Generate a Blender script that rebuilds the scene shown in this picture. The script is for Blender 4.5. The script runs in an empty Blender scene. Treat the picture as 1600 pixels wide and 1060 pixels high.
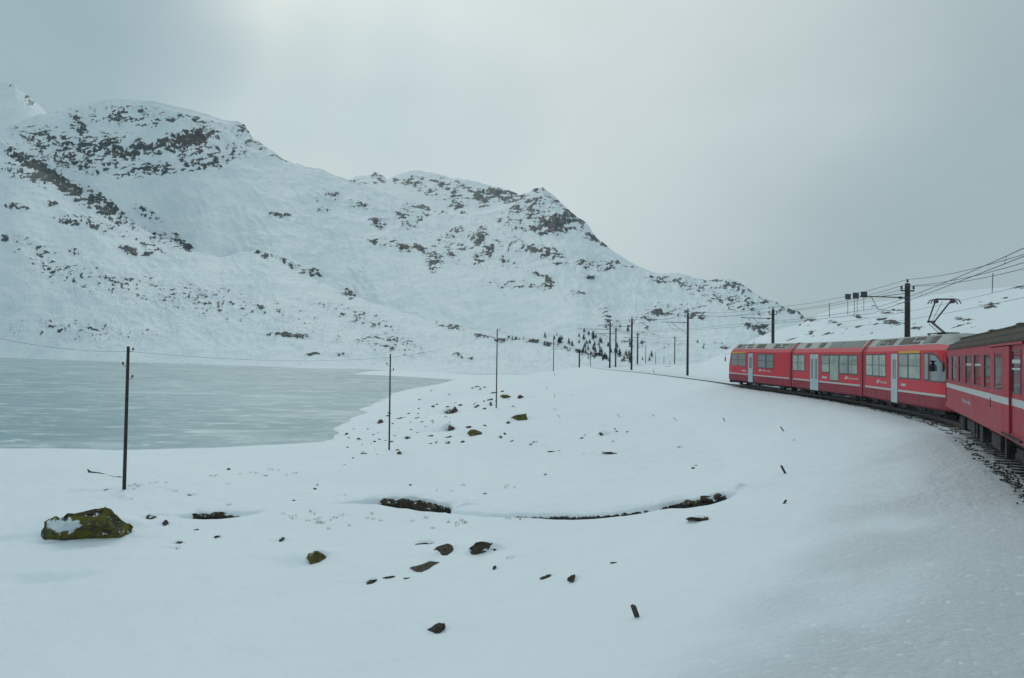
import bpy, bmesh, math, random
import numpy as np
from mathutils import Vector, Matrix
from math import radians, sin, cos, pi, atan2, hypot

SC = bpy.context.scene
COL = SC.collection
# ------------------------------------------------------------------ camera
EYE = 2.5
PITCH, ROLL, F = radians(1.27), radians(0.8), 1220.0
fw = np.array([0, cos(PITCH), sin(PITCH)]); up0 = np.array([0, -sin(PITCH), cos(PITCH)]); ri0 = np.array([1., 0, 0])
RV = cos(ROLL)*ri0 + sin(ROLL)*up0
UV = -sin(ROLL)*ri0 + cos(ROLL)*up0
cd = bpy.data.cameras.new('camera'); cam = bpy.data.objects.new('camera', cd); COL.objects.link(cam)
cam.matrix_world = Matrix(((RV[0], UV[0], -fw[0], 0), (RV[1], UV[1], -fw[1], 0), (RV[2], UV[2], -fw[2], EYE), (0, 0, 0, 1)))
cd.sensor_width = 36; cd.lens = 36*F/1600; cd.clip_start = 0.05; cd.clip_end = 20000
SC.camera = cam
# ------------------------------------------------------------------ light
SUN_AZ, SUN_EL = radians(-14), radians(36)      # azimuth from +Y, positive to the right
W = bpy.data.worlds.new('World'); SC.world = W; W.use_nodes = True
def build_world():
    nt = W.node_tree; N = nt.nodes; L = nt.links
    N.clear()
    out = N.new('ShaderNodeOutputWorld'); bg = N.new('ShaderNodeBackground')
    sky = N.new('ShaderNodeTexSky'); sky.sky_type = 'NISHITA'; sky.sun_disc = False
    sky.sun_elevation = SUN_EL; sky.sun_rotation = SUN_AZ; sky.altitude = 2200
    tc = N.new('ShaderNodeTexCoord')
    def math_(op, a, b=None, c=None):
        m = N.new('ShaderNodeMath'); m.operation = op
        for i, v in enumerate((a, b, c)):
            if v is None: continue
            if isinstance(v, (int, float)): m.inputs[i].default_value = v
            else: L.new(v, m.inputs[i])
        return m.outputs[0]
    def lobe(px, py, lo, hi):
        d = fw + (px-800)/F*RV - (py-530)/F*UV; d = d/np.linalg.norm(d)
        v = N.new('ShaderNodeVectorMath'); v.operation = 'DOT_PRODUCT'; v.inputs[1].default_value = tuple(d)
        L.new(vec, v.inputs[0])
        mr = N.new('ShaderNodeMapRange'); mr.interpolation_type = 'SMOOTHSTEP'
        L.new(v.outputs['Value'], mr.inputs[0]); mr.inputs[1].default_value = cos(radians(hi)); mr.inputs[2].default_value = cos(radians(lo))
        return mr.outputs[0]
    # the cloud layer: direction warped by soft noise
    n0 = N.new('ShaderNodeTexNoise'); n0.inputs['Scale'].default_value = 2.2; n0.inputs['Detail'].default_value = 3; n0.inputs['Roughness'].default_value = .45
    mp = N.new('ShaderNodeMapping'); mp.inputs['Scale'].default_value = (1, 1, 2.2)
    L.new(tc.outputs['Generated'], mp.inputs[0]); L.new(mp.outputs[0], n0.inputs['Vector'])
    sub = N.new('ShaderNodeVectorMath'); sub.operation = 'SUBTRACT'; sub.inputs[1].default_value = (.5, .5, .5); L.new(n0.outputs['Color'], sub.inputs[0])
    sc = N.new('ShaderNodeVectorMath'); sc.operation = 'SCALE'; sc.inputs['Scale'].default_value = .17; L.new(sub.outputs[0], sc.inputs[0])
    ad = N.new('ShaderNodeVectorMath'); ad.operation = 'ADD'; L.new(tc.outputs['Generated'], ad.inputs[0]); L.new(sc.outputs[0], ad.inputs[1])
    nm = N.new('ShaderNodeVectorMath'); nm.operation = 'NORMALIZE'; L.new(ad.outputs[0], nm.inputs[0])
    vec = nm.outputs[0]
    def mix(fac, c1, c2):
        m = N.new('ShaderNodeMix'); m.data_type = 'RGBA'
        if isinstance(fac, float): m.inputs[0].default_value = fac
        else: L.new(fac, m.inputs[0])
        for i, c in ((6, c1), (7, c2)):
            if isinstance(c, tuple): m.inputs[i].default_value = (*c, 1)
            else: L.new(c, m.inputs[i])
        return m.outputs[2]
    c = (0.42, 0.515, 0.53)
    c = mix(lobe(1500, 500, 3, 34), c, (0.325, 0.402, 0.415))            # heavier grey low on the right
    c = mix(lobe(-60, 40, 4, 26), c, (0.315, 0.425, 0.475))              # blue grey bank, upper left
    c = mix(lobe(740, -60, 2, 35), c, (0.66, 0.715, 0.70))
    c = mix(lobe(400, -40, 1, 22), c, (0.76, 0.81, 0.775))
    c = mix(lobe(330, 0, .5, 13), c, (1.06, 1.07, 0.97))                 # bright veil in front of the sun
    c = mix(lobe(440, 260, 1, 14), c, (0.66, 0.73, 0.69))                # cream light above the ridge
    for q in ((220, 80, 9, .45), (400, 140, 8, .30), (560, 165, 9, .4), (710, 190, 9, .4)):   # darker wisp trailing to the right
        c = mix(math_('MULTIPLY', lobe(q[0], q[1], .5, q[2]), q[3]), c, (0.46, 0.565, 0.585))
    c = mix(lobe(-10, 50, 3, 15), c, (0.315, 0.42, 0.46))
    n1 = N.new('ShaderNodeTexNoise'); n1.inputs['Scale'].default_value = 3.5; n1.inputs['Detail'].default_value = 4; n1.inputs['Roughness'].default_value = .5
    L.new(mp.outputs[0], n1.inputs['Vector'])
    mr = N.new('ShaderNodeMapRange'); L.new(n1.outputs['Fac'], mr.inputs[0]); mr.inputs[1].default_value = .3; mr.inputs[2].default_value = .7; mr.inputs[3].default_value = .96; mr.inputs[4].default_value = 1.05
    vs = N.new('ShaderNodeVectorMath'); vs.operation = 'SCALE'; L.new(c, vs.inputs[0]); L.new(mr.outputs[0], vs.inputs['Scale'])
    # the clear sky above the clouds only tints them a little
    sk = N.new('ShaderNodeVectorMath'); sk.operation = 'SCALE'; L.new(sky.outputs[0], sk.inputs[0]); sk.inputs['Scale'].default_value = .10
    fin = mix(.06, vs.outputs[0], sk.outputs[0])
    L.new(fin, bg.inputs['Color']); bg.inputs['Strength'].default_value = 1.12
    L.new(bg.outputs[0], out.inputs[0])
build_world()
sd = bpy.data.lights.new('sun', 'SUN'); sun = bpy.data.objects.new('sun', sd); COL.objects.link(sun)
sd.energy = 0.56; sd.angle = radians(24); sd.color = (1.0, .97, .9)
sv = Vector((sin(SUN_AZ)*cos(SUN_EL), cos(SUN_AZ)*cos(SUN_EL), sin(SUN_EL)))
sun.rotation_euler = sv.to_track_quat('Z', 'Y').to_euler()
vs_ = SC.view_settings; vs_.view_transform = 'Standard'; vs_.look = 'None'; vs_.gamma = 1; vs_.exposure = 0; vs_.use_curve_mapping = False
SC.cycles.max_bounces = 6; SC.cycles.diffuse_bounces = 3; SC.cycles.volume_bounces = 0

# ------------------------------------------------------------------ helpers
rnd = random.Random(7)
def tag(o, label=None, cat=None, group=None, kind=None):
    if label: o['label'] = label
    if cat: o['category'] = cat
    if group: o['group'] = group
    if kind: o['kind'] = kind
    return o
def empty(name, loc=(0, 0, 0), rz=0, **k):
    o = bpy.data.objects.new(name, None); COL.objects.link(o); o.location = loc; o.rotation_euler = (0, 0, rz); o.empty_display_size = .3
    return tag(o, **k)
class MB:
    def __init__(s): s.bm = bmesh.new()
    def box(s, x0, x1, y0, y1, z0, z1, bev=0):
        v = [s.bm.verts.new((x, y, z)) for z in (z0, z1) for y in (y0, y1) for x in (x0, x1)]
        fs = [s.bm.faces.new([v[i] for i in q]) for q in ((0, 2, 3, 1), (4, 5, 7, 6), (0, 1, 5, 4), (2, 6, 7, 3), (0, 4, 6, 2), (1, 3, 7, 5))]
        if bev:
            es = list({e for f in fs for e in f.edges})
            bmesh.ops.bevel(s.bm, geom=es, offset=bev, segments=2, affect='EDGES', profile=.5)
        return s
    def tube(s, pts, r, n=8, r2=None, cap=True):
        pts = [Vector(p) for p in pts]; rings = []
        for i, p in enumerate(pts):
            d = (pts[min(i+1, len(pts)-1)] - pts[max(i-1, 0)]).normalized()
            a = d.cross(Vector((0, 0, 1)));
            if a.length < 1e-3: a = Vector((1, 0, 0))
            a.normalize(); b = d.cross(a)
            t = i/max(1, len(pts)-1); rr = r if r2 is None else r+(r2-r)*t
            rings.append([s.bm.verts.new(p + rr*(cos(2*pi*k/n)*a + sin(2*pi*k/n)*b)) for k in range(n)])
        for A, B in zip(rings, rings[1:]):
            for k in range(n): s.bm.faces.new((A[k], A[(k+1) % n], B[(k+1) % n], B[k]))
        if cap: s.bm.faces.new(rings[0][::-1]); s.bm.faces.new(rings[-1])
        return s
    def poly(s, pts): s.bm.faces.new([s.bm.verts.new(p) for p in pts]); return s
    def prism(s, prof, x0, x1):                # profile of (y,z) swept along x
        A = [s.bm.verts.new((x0, y, z)) for y, z in prof]; B = [s.bm.verts.new((x1, y, z)) for y, z in prof]; n = len(prof)
        for k in range(n): s.bm.faces.new((A[k], A[(k+1) % n], B[(k+1) % n], B[k]))
        s.bm.faces.new(A[::-1]); s.bm.faces.new(B); return s
    def build(s, name, mat, parent=None, smooth=False, **k):
        bmesh.ops.recalc_face_normals(s.bm, faces=s.bm.faces)
        me = bpy.data.meshes.new(name); s.bm.to_mesh(me); s.bm.free()
        me.materials.append(mat)
        if smooth: me.shade_smooth()
        o = bpy.data.objects.new(name, me); COL.objects.link(o); o.parent = parent
        return tag(o, **k)
def copy_tree(o, parent=None):
    c = o.copy(); COL.objects.link(c); c.parent = parent
    if parent is None:
        for k in ('label',):
            if k in c: del c[k]
    for ch in list(o.children): copy_tree(ch, c)
    return c
def np_mesh(name, V, Fq, mat, attrs={}, smooth=True):
    me = bpy.data.meshes.new(name)
    me.vertices.add(len(V)); me.vertices.foreach_set('co', V.astype(np.float32).ravel())
    me.loops.add(Fq.size); me.loops.foreach_set('vertex_index', Fq.astype(np.int32).ravel())
    k = Fq.shape[1]
    me.polygons.add(len(Fq)); me.polygons.foreach_set('loop_start', np.arange(len(Fq), dtype=np.int32)*k)
    me.update(calc_edges=True)
    if smooth: me.shade_smooth()
    for n, a in attrs.items():
        at = me.attributes.new(n, 'FLOAT', 'POINT'); at.data.foreach_set('value', a.astype(np.float32).ravel())
    me.materials.append(mat)
    o = bpy.data.objects.new(name, me); COL.objects.link(o); return o
def grid_faces(nr, nc):
    i = np.arange(nr-1)[:, None]*nc + np.arange(nc-1)[None, :]
    return np.stack([i, i+1, i+nc+1, i+nc], -1).reshape(-1, 4)
# gradient noise in numpy
def _hash(ix, iy, seed):
    h = (ix.astype(np.int64)*374761393 + iy.astype(np.int64)*668265263 + seed*1274126177) & 0xffffffff
    h = ((h ^ (h >> 13))*1274126177) & 0xffffffff
    return (h ^ (h >> 16)) & 0xffff
def perlin(x, y, seed=0):
    x0 = np.floor(x); y0 = np.floor(y); fx = x-x0; fy = y-y0
    def g(ix, iy, dx, dy):
        a = _hash(ix, iy, seed)/65536.0*2*np.pi
        return np.cos(a)*dx + np.sin(a)*dy
    u = fx*fx*fx*(fx*(fx*6-15)+10); v = fy*fy*fy*(fy*(fy*6-15)+10)
    a = g(x0, y0, fx, fy); b = g(x0+1, y0, fx-1, fy); c = g(x0, y0+1, fx, fy-1); d = g(x0+1, y0+1, fx-1, fy-1)
    return (a+(b-a)*u)*(1-v) + (c+(d-c)*u)*v
def fbm(x, y, o=4, seed=0, g=.5, ridge=False):
    s = 0; a = 1; t = 0
    for k in range(o):
        n = perlin(x*2**k + 17.3*k, y*2**k - 9.1*k, seed+k)*1.5
        if ridge: n = 1-2*np.abs(n)
        s = s + a*n; t += a; a *= g
    return s/t
def sstep(a, b, x):
    t = np.clip((x-a)/(b-a), 0, 1); return t*t*(3-2*t)
def ray(px, py):
    d = fw + (px-800)/F*RV - (py-530)/F*UV; return d/d[1]
def ue(px, py):
    d = ray(px, py); return d[0]*F, d[2]*F
def at_z(px, py, z):
    d = ray(px, py); k = (z-EYE)/d[2]; return (d[0]*k, d[1]*k)
def at_depth(px, py, y):
    d = ray(px, py); return Vector((d[0]*y, y, EYE+d[2]*y))

# ------------------------------------------------------------------ materials
def mat(name, base, rough=.6, metal=0, spec=.5, noise=None, bump=None, coat=0):
    """noise=(scale, colour2, lo, hi); bump=(scale, strength, distance)"""
    m = bpy.data.materials.new(name); m.use_nodes = True; nt = m.node_tree; b = nt.nodes['Principled BSDF']
    b.inputs['Base Color'].default_value = (*base, 1); b.inputs['Roughness'].default_value = rough; b.inputs['Metallic'].default_value = metal
    b.inputs['Specular IOR Level'].default_value = spec; b.inputs['Coat Weight'].default_value = coat
    tc = nt.nodes.new('ShaderNodeTexCoord')
    if noise:
        n = nt.nodes.new('ShaderNodeTexNoise'); n.inputs['Scale'].default_value = noise[0]; n.inputs['Detail'].default_value = 6; n.inputs['Roughness'].default_value = .6
        nt.links.new(tc.outputs['Object'], n.inputs['Vector'])
        mr = nt.nodes.new('ShaderNodeMapRange'); mr.inputs[1].default_value = noise[2]; mr.inputs[2].default_value = noise[3]
        nt.links.new(n.outputs['Fac'], mr.inputs[0])
        mx = nt.nodes.new('ShaderNodeMix'); mx.data_type = 'RGBA'; mx.inputs[6].default_value = (*base, 1); mx.inputs[7].default_value = (*noise[1], 1)
        nt.links.new(mr.outputs[0], mx.inputs[0]); nt.links.new(mx.outputs[2], b.inputs['Base Color'])
    if bump:
        n = nt.nodes.new('ShaderNodeTexNoise'); n.inputs['Scale'].default_value = bump[0]; n.inputs['Detail'].default_value = 5
        nt.links.new(tc.outputs['Object'], n.inputs['Vector'])
        bp = nt.nodes.new('ShaderNodeBump'); bp.inputs['Strength'].default_value = bump[1]; bp.inputs['Distance'].default_value = bump[2]
        nt.links.new(n.outputs['Fac'], bp.inputs['Height']); nt.links.new(bp.outputs[0], b.inputs['Normal'])
    return m
SNOW = (0.80, 0.87, 0.925)
def snow_mat(name, near):
    m = bpy.data.materials.new(name); m.use_nodes = True; nt = m.node_tree; N = nt.nodes; L = nt.links; b = N['Principled BSDF']
    geo = N.new('ShaderNodeNewGeometry')
    def noise(scale, detail=5, rough=.55, vec=None, dist=0):
        n = N.new('ShaderNodeTexNoise'); n.inputs['Scale'].default_value = scale; n.inputs['Detail'].default_value = detail; n.inputs['Roughness'].default_value = rough; n.inputs['Distortion'].default_value = dist
        L.new(vec or geo.outputs['Position'], n.inputs['Vector']); return n.outputs['Fac']
    def attr(a):
        n = N.new('ShaderNodeAttribute'); n.attribute_name = a; return n.outputs['Fac']
    def mr(x, a, c, d=0, e=1):
        n = N.new('ShaderNodeMapRange'); L.new(x, n.inputs[0]); n.inputs[1].default_value = a; n.inputs[2].default_value = c; n.inputs[3].default_value = d; n.inputs[4].default_value = e; return n.outputs[0]
    def ma(op, x, y):
        n = N.new('ShaderNodeMath'); n.operation = op
        for i, v in enumerate((x, y)):
            if isinstance(v, (int, float)): n.inputs[i].default_value = v
            else: L.new(v, n.inputs[i])
        return n.outputs[0]
    def mix(f, a, c):
        n = N.new('ShaderNodeMix'); n.data_type = 'RGBA'; L.new(f, n.inputs[0])
        for i, v in ((6, a), (7, c)):
            if isinstance(v, tuple): n.inputs[i].default_value = (*v, 1)
            else: L.new(v, n.inputs[i])
        return n.outputs[2]
    b.inputs['Roughness'].default_value = .65; b.inputs['Specular IOR Level'].default_value = .25
    if near:
        big = mr(noise(.12, 3), .35, .65)
        snow = mix(big, SNOW, (0.77, 0.845, 0.905))
        dirt_shade = ma('MULTIPLY', attr('dirt_shade'), mr(noise(1.1, 6, .65), .3, .68, .6, 1))
        snow = mix(dirt_shade, snow, (0.50, 0.515, 0.555))  # bluish grey for dirty snow and painted shade together
        speck = mr(ma('MULTIPLY', attr('crust'), noise(9, 4, .7)), .66, .76)
        snow = mix(ma('MULTIPLY', speck, .5), snow, (0.40, 0.38, 0.37))
        rock = mix(mr(noise(6, 6, .65), .35, .65), (0.014, 0.014, 0.014), (0.060, 0.058, 0.052))
        rf = mr(ma('ADD', attr('rock'), ma('MULTIPLY', ma('SUBTRACT', noise(5, 5, .65), .5), .9)), .45, .55)
        col = mix(rf, snow, rock)
        h = ma('ADD', ma('ADD', ma('MULTIPLY', noise(1.3, 6, .55), .13), ma('MULTIPLY', noise(.38, 3, .5), .22)), ma('MULTIPLY', noise(18, 4, .6), .006))
        h = ma('ADD', h, ma('MULTIPLY', ma('MULTIPLY', attr('crust'), mr(noise(7, 6, .66), .38, .78)), .095))
        h = ma('ADD', h, ma('MULTIPLY', ma('MULTIPLY', attr('crust'), noise(22, 5, .7)), .02))
        bp = N.new('ShaderNodeBump'); bp.inputs['Strength'].default_value = .75; bp.inputs['Distance'].default_value = 1
    else:
        fine = noise(.16, 7, .68)
        mid = noise(.035, 6, .65)
        a = ma('ADD', attr('rock'), ma('ADD', ma('MULTIPLY', ma('SUBTRACT', fine, .5), .95), ma('MULTIPLY', ma('SUBTRACT', mid, .5), .5)))
        rf = mr(a, .46, .58)
        rcol = mix(mr(noise(.09, 6, .7), .32, .68), (0.009, 0.019, 0.023), (0.070, 0.098, 0.105))
        rcol = mix(attr('rust'), rcol, (0.20, 0.085, 0.035))
        patch = mr(noise(.012, 4), .35, .68)
        snow = mix(patch, (0.80, 0.88, 0.93), (0.70, 0.80, 0.87))
        col = mix(rf, snow, rcol)
        h = ma('ADD', ma('MULTIPLY', mid, 15.0), ma('MULTIPLY', fine, 1.5))
        h = ma('ADD', h, ma('MULTIPLY', ma('MULTIPLY', attr('rock'), noise(.05, 8, .7, dist=.5)), 16))
        bp = N.new('ShaderNodeBump'); bp.inputs['Strength'].default_value = .45; bp.inputs['Distance'].default_value = 1
    L.new(col, b.inputs['Base Color']); L.new(h, bp.inputs['Height']); L.new(bp.outputs[0], b.inputs['Normal'])
    return m
def ice_mat():
    m = bpy.data.materials.new('lake_ice'); m.use_nodes = True; nt = m.node_tree; N = nt.nodes; L = nt.links; b = N['Principled BSDF']
    geo = N.new('ShaderNodeNewGeometry')
    def noise(scale, sx, sy, detail=5, rough=.6, dist=0.):
        mp = N.new('ShaderNodeMapping'); mp.inputs['Scale'].default_value = (sx, sy, 1); mp.inputs['Rotation'].default_value = (0, 0, .12); L.new(geo.outputs['Position'], mp.inputs[0])
        n = N.new('ShaderNodeTexNoise'); n.inputs['Scale'].default_value = scale; n.inputs['Detail'].default_value = detail; n.inputs['Roughness'].default_value = rough; n.inputs['Distortion'].default_value = dist
        L.new(mp.outputs[0], n.inputs['Vector']); return n.outputs['Fac']
    def mr(x, a, c, d=0, e=1):
        n = N.new('ShaderNodeMapRange'); n.interpolation_type = 'SMOOTHSTEP'; L.new(x, n.inputs[0]); n.inputs[1].default_value = a; n.inputs[2].default_value = c; n.inputs[3].default_value = d; n.inputs[4].default_value = e; return n.outputs[0]
    def mix(f, a, c):
        n = N.new('ShaderNodeMix'); n.data_type = 'RGBA'; L.new(f, n.inputs[0])
        for i, v in ((6, a), (7, c)):
            if isinstance(v, tuple): n.inputs[i].default_value = (*v, 1)
            else: L.new(v, n.inputs[i])
        return n.outputs[2]
    c = mix(mr(noise(.02, 1, 1.0, 5), .35, .65), (0.225, 0.36, 0.41), (0.325, 0.465, 0.52))
    c = mix(mr(noise(.13, .75, .9, 7, .62, .5), .48, .68, 0, .75), c, (0.56, 0.68, 0.70))
    c = mix(mr(noise(.42, .58, 1.2, 8, .75, .3), .50, .68, 0, .85), c, (0.74, 0.82, 0.83))
    L.new(c, b.inputs['Base Color']); b.inputs['Roughness'].default_value = .5; b.inputs['Specular IOR Level'].default_value = .2
    bp = N.new('ShaderNodeBump'); bp.inputs['Strength'].default_value = .4; bp.inputs['Distance'].default_value = .1
    L.new(noise(.8, 1, 1, 5), bp.inputs['Height']); L.new(bp.outputs[0], b.inputs['Normal'])
    return m
def rock_mat(name, c1, c2, moss, mossamt):
    m = bpy.data.materials.new(name); m.use_nodes = True; nt = m.node_tree; N = nt.nodes; L = nt.links; b = N['Principled BSDF']
    geo = N.new('ShaderNodeNewGeometry')
    def noise(scale, detail=6, rough=.65):
        n = N.new('ShaderNodeTexNoise'); n.inputs['Scale'].default_value = scale; n.inputs['Detail'].default_value = detail; n.inputs['Roughness'].default_value = rough
        L.new(geo.outputs['Position'], n.inputs['Vector']); return n.outputs['Fac']
    def mr(x, a, c, d=0, e=1):
        n = N.new('ShaderNodeMapRange'); L.new(x, n.inputs[0]); n.inputs[1].default_value = a; n.inputs[2].default_value = c; n.inputs[3].default_value = d; n.inputs[4].default_value = e; return n.outputs[0]
    def mix(f, a, c):
        n = N.new('ShaderNodeMix'); n.data_type = 'RGBA'
        if isinstance(f, float): n.inputs[0].default_value = f
        else: L.new(f, n.inputs[0])
        for i, v in ((6, a), (7, c)):
            if isinstance(v, tuple): n.inputs[i].default_value = (*v, 1)
            else: L.new(v, n.inputs[i])
        return n.outputs[2]
    c = mix(mr(noise(7), .3, .7), c1, c2)
    c = mix(mr(noise(3.1), .60-mossamt*.35, .66-mossamt*.25), c, mix(mr(noise(14), .3, .7), moss, tuple(v*.45 for v in moss)))
    at = N.new('ShaderNodeAttribute'); at.attribute_name = 'snow'
    ad = N.new('ShaderNodeMath'); ad.operation = 'ADD'; L.new(at.outputs['Fac'], ad.inputs[0]); L.new(mr(noise(5), .3, .7, -.6, .6), ad.inputs[1])
    c = mix(mr(ad.outputs[0], .45, .55), c, SNOW)
    L.new(c, b.inputs['Base Color']); b.inputs['Roughness'].default_value = .85
    bp = N.new('ShaderNodeBump'); bp.inputs['Strength'].default_value = 1.0; bp.inputs['Distance'].default_value = .12
    L.new(noise(7, 8, .72), bp.inputs['Height']); L.new(bp.outputs[0], b.inputs['Normal'])
    return m
M = {}
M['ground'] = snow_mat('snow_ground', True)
M['mountain'] = snow_mat('snow_mountain', False)
M['ice'] = ice_mat()
M['stone'] = rock_mat('dark_stone', (0.014, 0.012, 0.010), (0.125, 0.098, 0.066), (0.085, 0.075, 0.02), .1)
M['boulder'] = rock_mat('boulder_stone', (0.022, 0.019, 0.014), (0.080, 0.072, 0.050), (0.17, 0.165, 0.022), .55)
M['mossy'] = rock_mat('mossy_stone', (0.025, 0.020, 0.014), (0.085, 0.070, 0.045), (0.17, 0.155, 0.022), .7)
M['wood'] = mat('weathered_wood', (0.035, 0.028, 0.022), .85, noise=(5, (0.09, 0.075, 0.06), .4, .7), bump=(30, .4, .01))
M['pole'] = mat('pole_wood', (0.022, 0.024, 0.022), .85, noise=(3, (0.05, 0.045, 0.04), .4, .7))
M['steel'] = mat('dark_steel', (0.022, 0.022, 0.024), .6, noise=(4, (0.05, 0.04, 0.04), .45, .7))
M['wire'] = mat('wire', (0.03, 0.035, 0.036), .5)
M['insul'] = mat('insulator', (0.03, 0.02, 0.02), .3)
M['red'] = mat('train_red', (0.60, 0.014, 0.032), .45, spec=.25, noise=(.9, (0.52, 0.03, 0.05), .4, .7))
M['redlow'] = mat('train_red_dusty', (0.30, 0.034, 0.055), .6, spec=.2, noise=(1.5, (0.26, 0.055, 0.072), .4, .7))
M['redup'] = mat('train_red_cornice', (0.58, 0.06, 0.08), .5, spec=.25, noise=(1.1, (0.50, 0.09, 0.10), .4, .7))
M['redcoach'] = mat('coach_red', (0.37, 0.024, 0.045), .55, spec=.2, noise=(1.2, (0.35, 0.065, 0.085), .35, .68), bump=(3, .05, .02))
M['redend'] = mat('train_red_end', (0.30, 0.004, 0.02), .5)
M['greyroof'] = mat('grey_roof', (0.33, 0.37, 0.36), .6, noise=(1.6, (0.24, 0.27, 0.26), .4, .7))
M['grille'] = mat('roof_grille', (0.06, 0.055, 0.05), .7)
M['grille2'] = mat('roof_hatch', (0.19, 0.21, 0.20), .7)
M['brownroof'] = mat('brown_roof', (0.055, 0.047, 0.036), .85, spec=.2, noise=(1.8, (0.095, 0.085, 0.068), .38, .7), bump=(14, .3, .02))
M['stripe'] = mat('silver_stripe', (0.46, 0.50, 0.50), .5, noise=(2, (0.45, 0.47, 0.47), .4, .7))
M['white'] = mat('white_lettering', (0.62, 0.62, 0.62), .5)
M['yellow'] = mat('yellow_band', (0.62, 0.33, 0.01), .5)
M['door'] = mat('silver_door', (0.42, 0.50, 0.53), .45, noise=(2, (0.36, 0.44, 0.47), .4, .7))
M['frame'] = mat('window_frame', (0.018, 0.022, 0.022), .4)
M['under'] = mat('underframe', (0.012, 0.012, 0.013), .8, noise=(4, (0.05, 0.045, 0.042), .45, .75))
M['bellows'] = mat('rubber_bellows', (0.012, 0.010, 0.013), .8)
M['rail'] = mat('rail_steel', (0.05, 0.04, 0.035), .45, metal=.5, noise=(3, (0.09, 0.06, 0.045), .4, .7))
M['ballast'] = mat('ballast', (0.03, 0.027, 0.024), .9, noise=(6, (0.10, 0.09, 0.08), .4, .7))
M['sign'] = mat('sign_panel', (0.035, 0.04, 0.055), .5)
M['needle'] = mat('conifer_needles', (0.028, 0.042, 0.040), .9, noise=(1.0, (0.09, 0.11, 0.11), .45, .7))
M['bark'] = mat('bark', (0.04, 0.032, 0.027), .9)
M['grass'] = mat('dry_grass', (0.16, 0.125, 0.07), .9, noise=(3, (0.08, 0.06, 0.035), .4, .6))
M['seat'] = mat('driver_seat', (0.01, 0.01, 0.012), .7)
def glass_mat(name, tint, rough, dark, scale=.8):
    """window glass over an unlit interior: dark body, strong mirror, soft variation"""
    m = bpy.data.materials.new(name); m.use_nodes = True; nt = m.node_tree; N = nt.nodes; L = nt.links; b = N['Principled BSDF']
    b.inputs['Roughness'].default_value = rough; b.inputs['Specular IOR Level'].default_value = 1.0; b.inputs['IOR'].default_value = 1.7
    tc = N.new('ShaderNodeTexCoord'); n = N.new('ShaderNodeTexNoise'); n.inputs['Scale'].default_value = scale; n.inputs['Detail'].default_value = 3
    L.new(tc.outputs['Object'], n.inputs['Vector'])
    mr = N.new('ShaderNodeMapRange'); mr.inputs[1].default_value = .35; mr.inputs[2].default_value = .65; L.new(n.outputs['Fac'], mr.inputs[0])
    mx = N.new('ShaderNodeMix'); mx.data_type = 'RGBA'; L.new(mr.outputs[0], mx.inputs[0]); mx.inputs[6].default_value = (*dark, 1); mx.inputs[7].default_value = (*tint, 1)
    L.new(mx.outputs[2], b.inputs['Base Color']); return m
M['glass'] = glass_mat('window_glass', (0.25, 0.30, 0.22), .06, (0.09, 0.12, 0.095))
M['glassfar'] = glass_mat('tinted_glass', (0.075, 0.095, 0.09), .08, (0.035, 0.045, 0.045))
M['glassdoor'] = glass_mat('door_glass', (0.03, 0.04, 0.045), .1, (0.02, 0.025, 0.03))
M['glassold'] = glass_mat('coach_glass', (0.06, 0.075, 0.075), .05, (0.012, 0.016, 0.016), 1.6)
M['glasscab'] = glass_mat('cab_glass', (0.12, 0.17, 0.18), .05, (0.05, 0.07, 0.08))

# ------------------------------------------------------------------ the track line (left flank of the train, then centre line)
TL = [(-14, -16), (-9, -11.6), (-4.2, -6), (0.9, 0.5), (5.2, 7), (9.3, 13.6), (13.6, 22.7), (17.3, 31.2), (19.3, 38), (20.7, 46), (21.35, 53), (21.35, 60), (21.0, 67), (20.4, 75), (19.2, 90), (16.9, 105), (14.2, 119), (12.9, 134), (14.6, 150), (19, 167), (26, 185), (36, 204), (50, 224), (70, 244), (100, 262)]
def catmull(P, n):
    P = [np.array(p, float) for p in P]; P = [2*P[0]-P[1]] + P + [2*P[-1]-P[-2]]; out = []
    for i in range(1, len(P)-2):
        for k in range(n):
            t = k/n; a, b, c, d = P[i-1:i+3]
            out.append(.5*((2*b)+(-a+c)*t+(2*a-5*b+4*c-d)*t*t+(-a+3*b-3*c+d)*t**3))
    out.append(P[-2]); return np.array(out)
tl = catmull(TL, 12)
def normals(P):
    t = np.gradient(P, axis=0); t /= np.linalg.norm(t, axis=1)[:, None]; return t, np.stack([t[:, 1], -t[:, 0]], 1)   # right normal
tt, nr = normals(tl)
TC = tl + nr*1.33                                   # centre line
TT, TN = normals(TC)
TS = np.concatenate([[0], np.cumsum(np.linalg.norm(np.diff(TC, axis=0), axis=1))])
TZ = np.interp(TC[:, 1], [-20, 48, 62, 76, 90, 106, 120, 135, 168, 260], [0, 0, .06, .15, .30, .55, .68, .78, .85, 1.0])
def track_at(s, lat=0, dz=0):
    x = np.interp(s, TS, TC[:, 0]); y = np.interp(s, TS, TC[:, 1]); nx = np.interp(s, TS, TN[:, 0]); ny = np.interp(s, TS, TN[:, 1]); z = np.interp(s, TS, TZ)
    return np.stack([x+nx*lat, y+ny*lat, z+dz+0*x], -1)
def s_of_y(y): return float(np.interp(y, TC[:, 1], TS))
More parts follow.
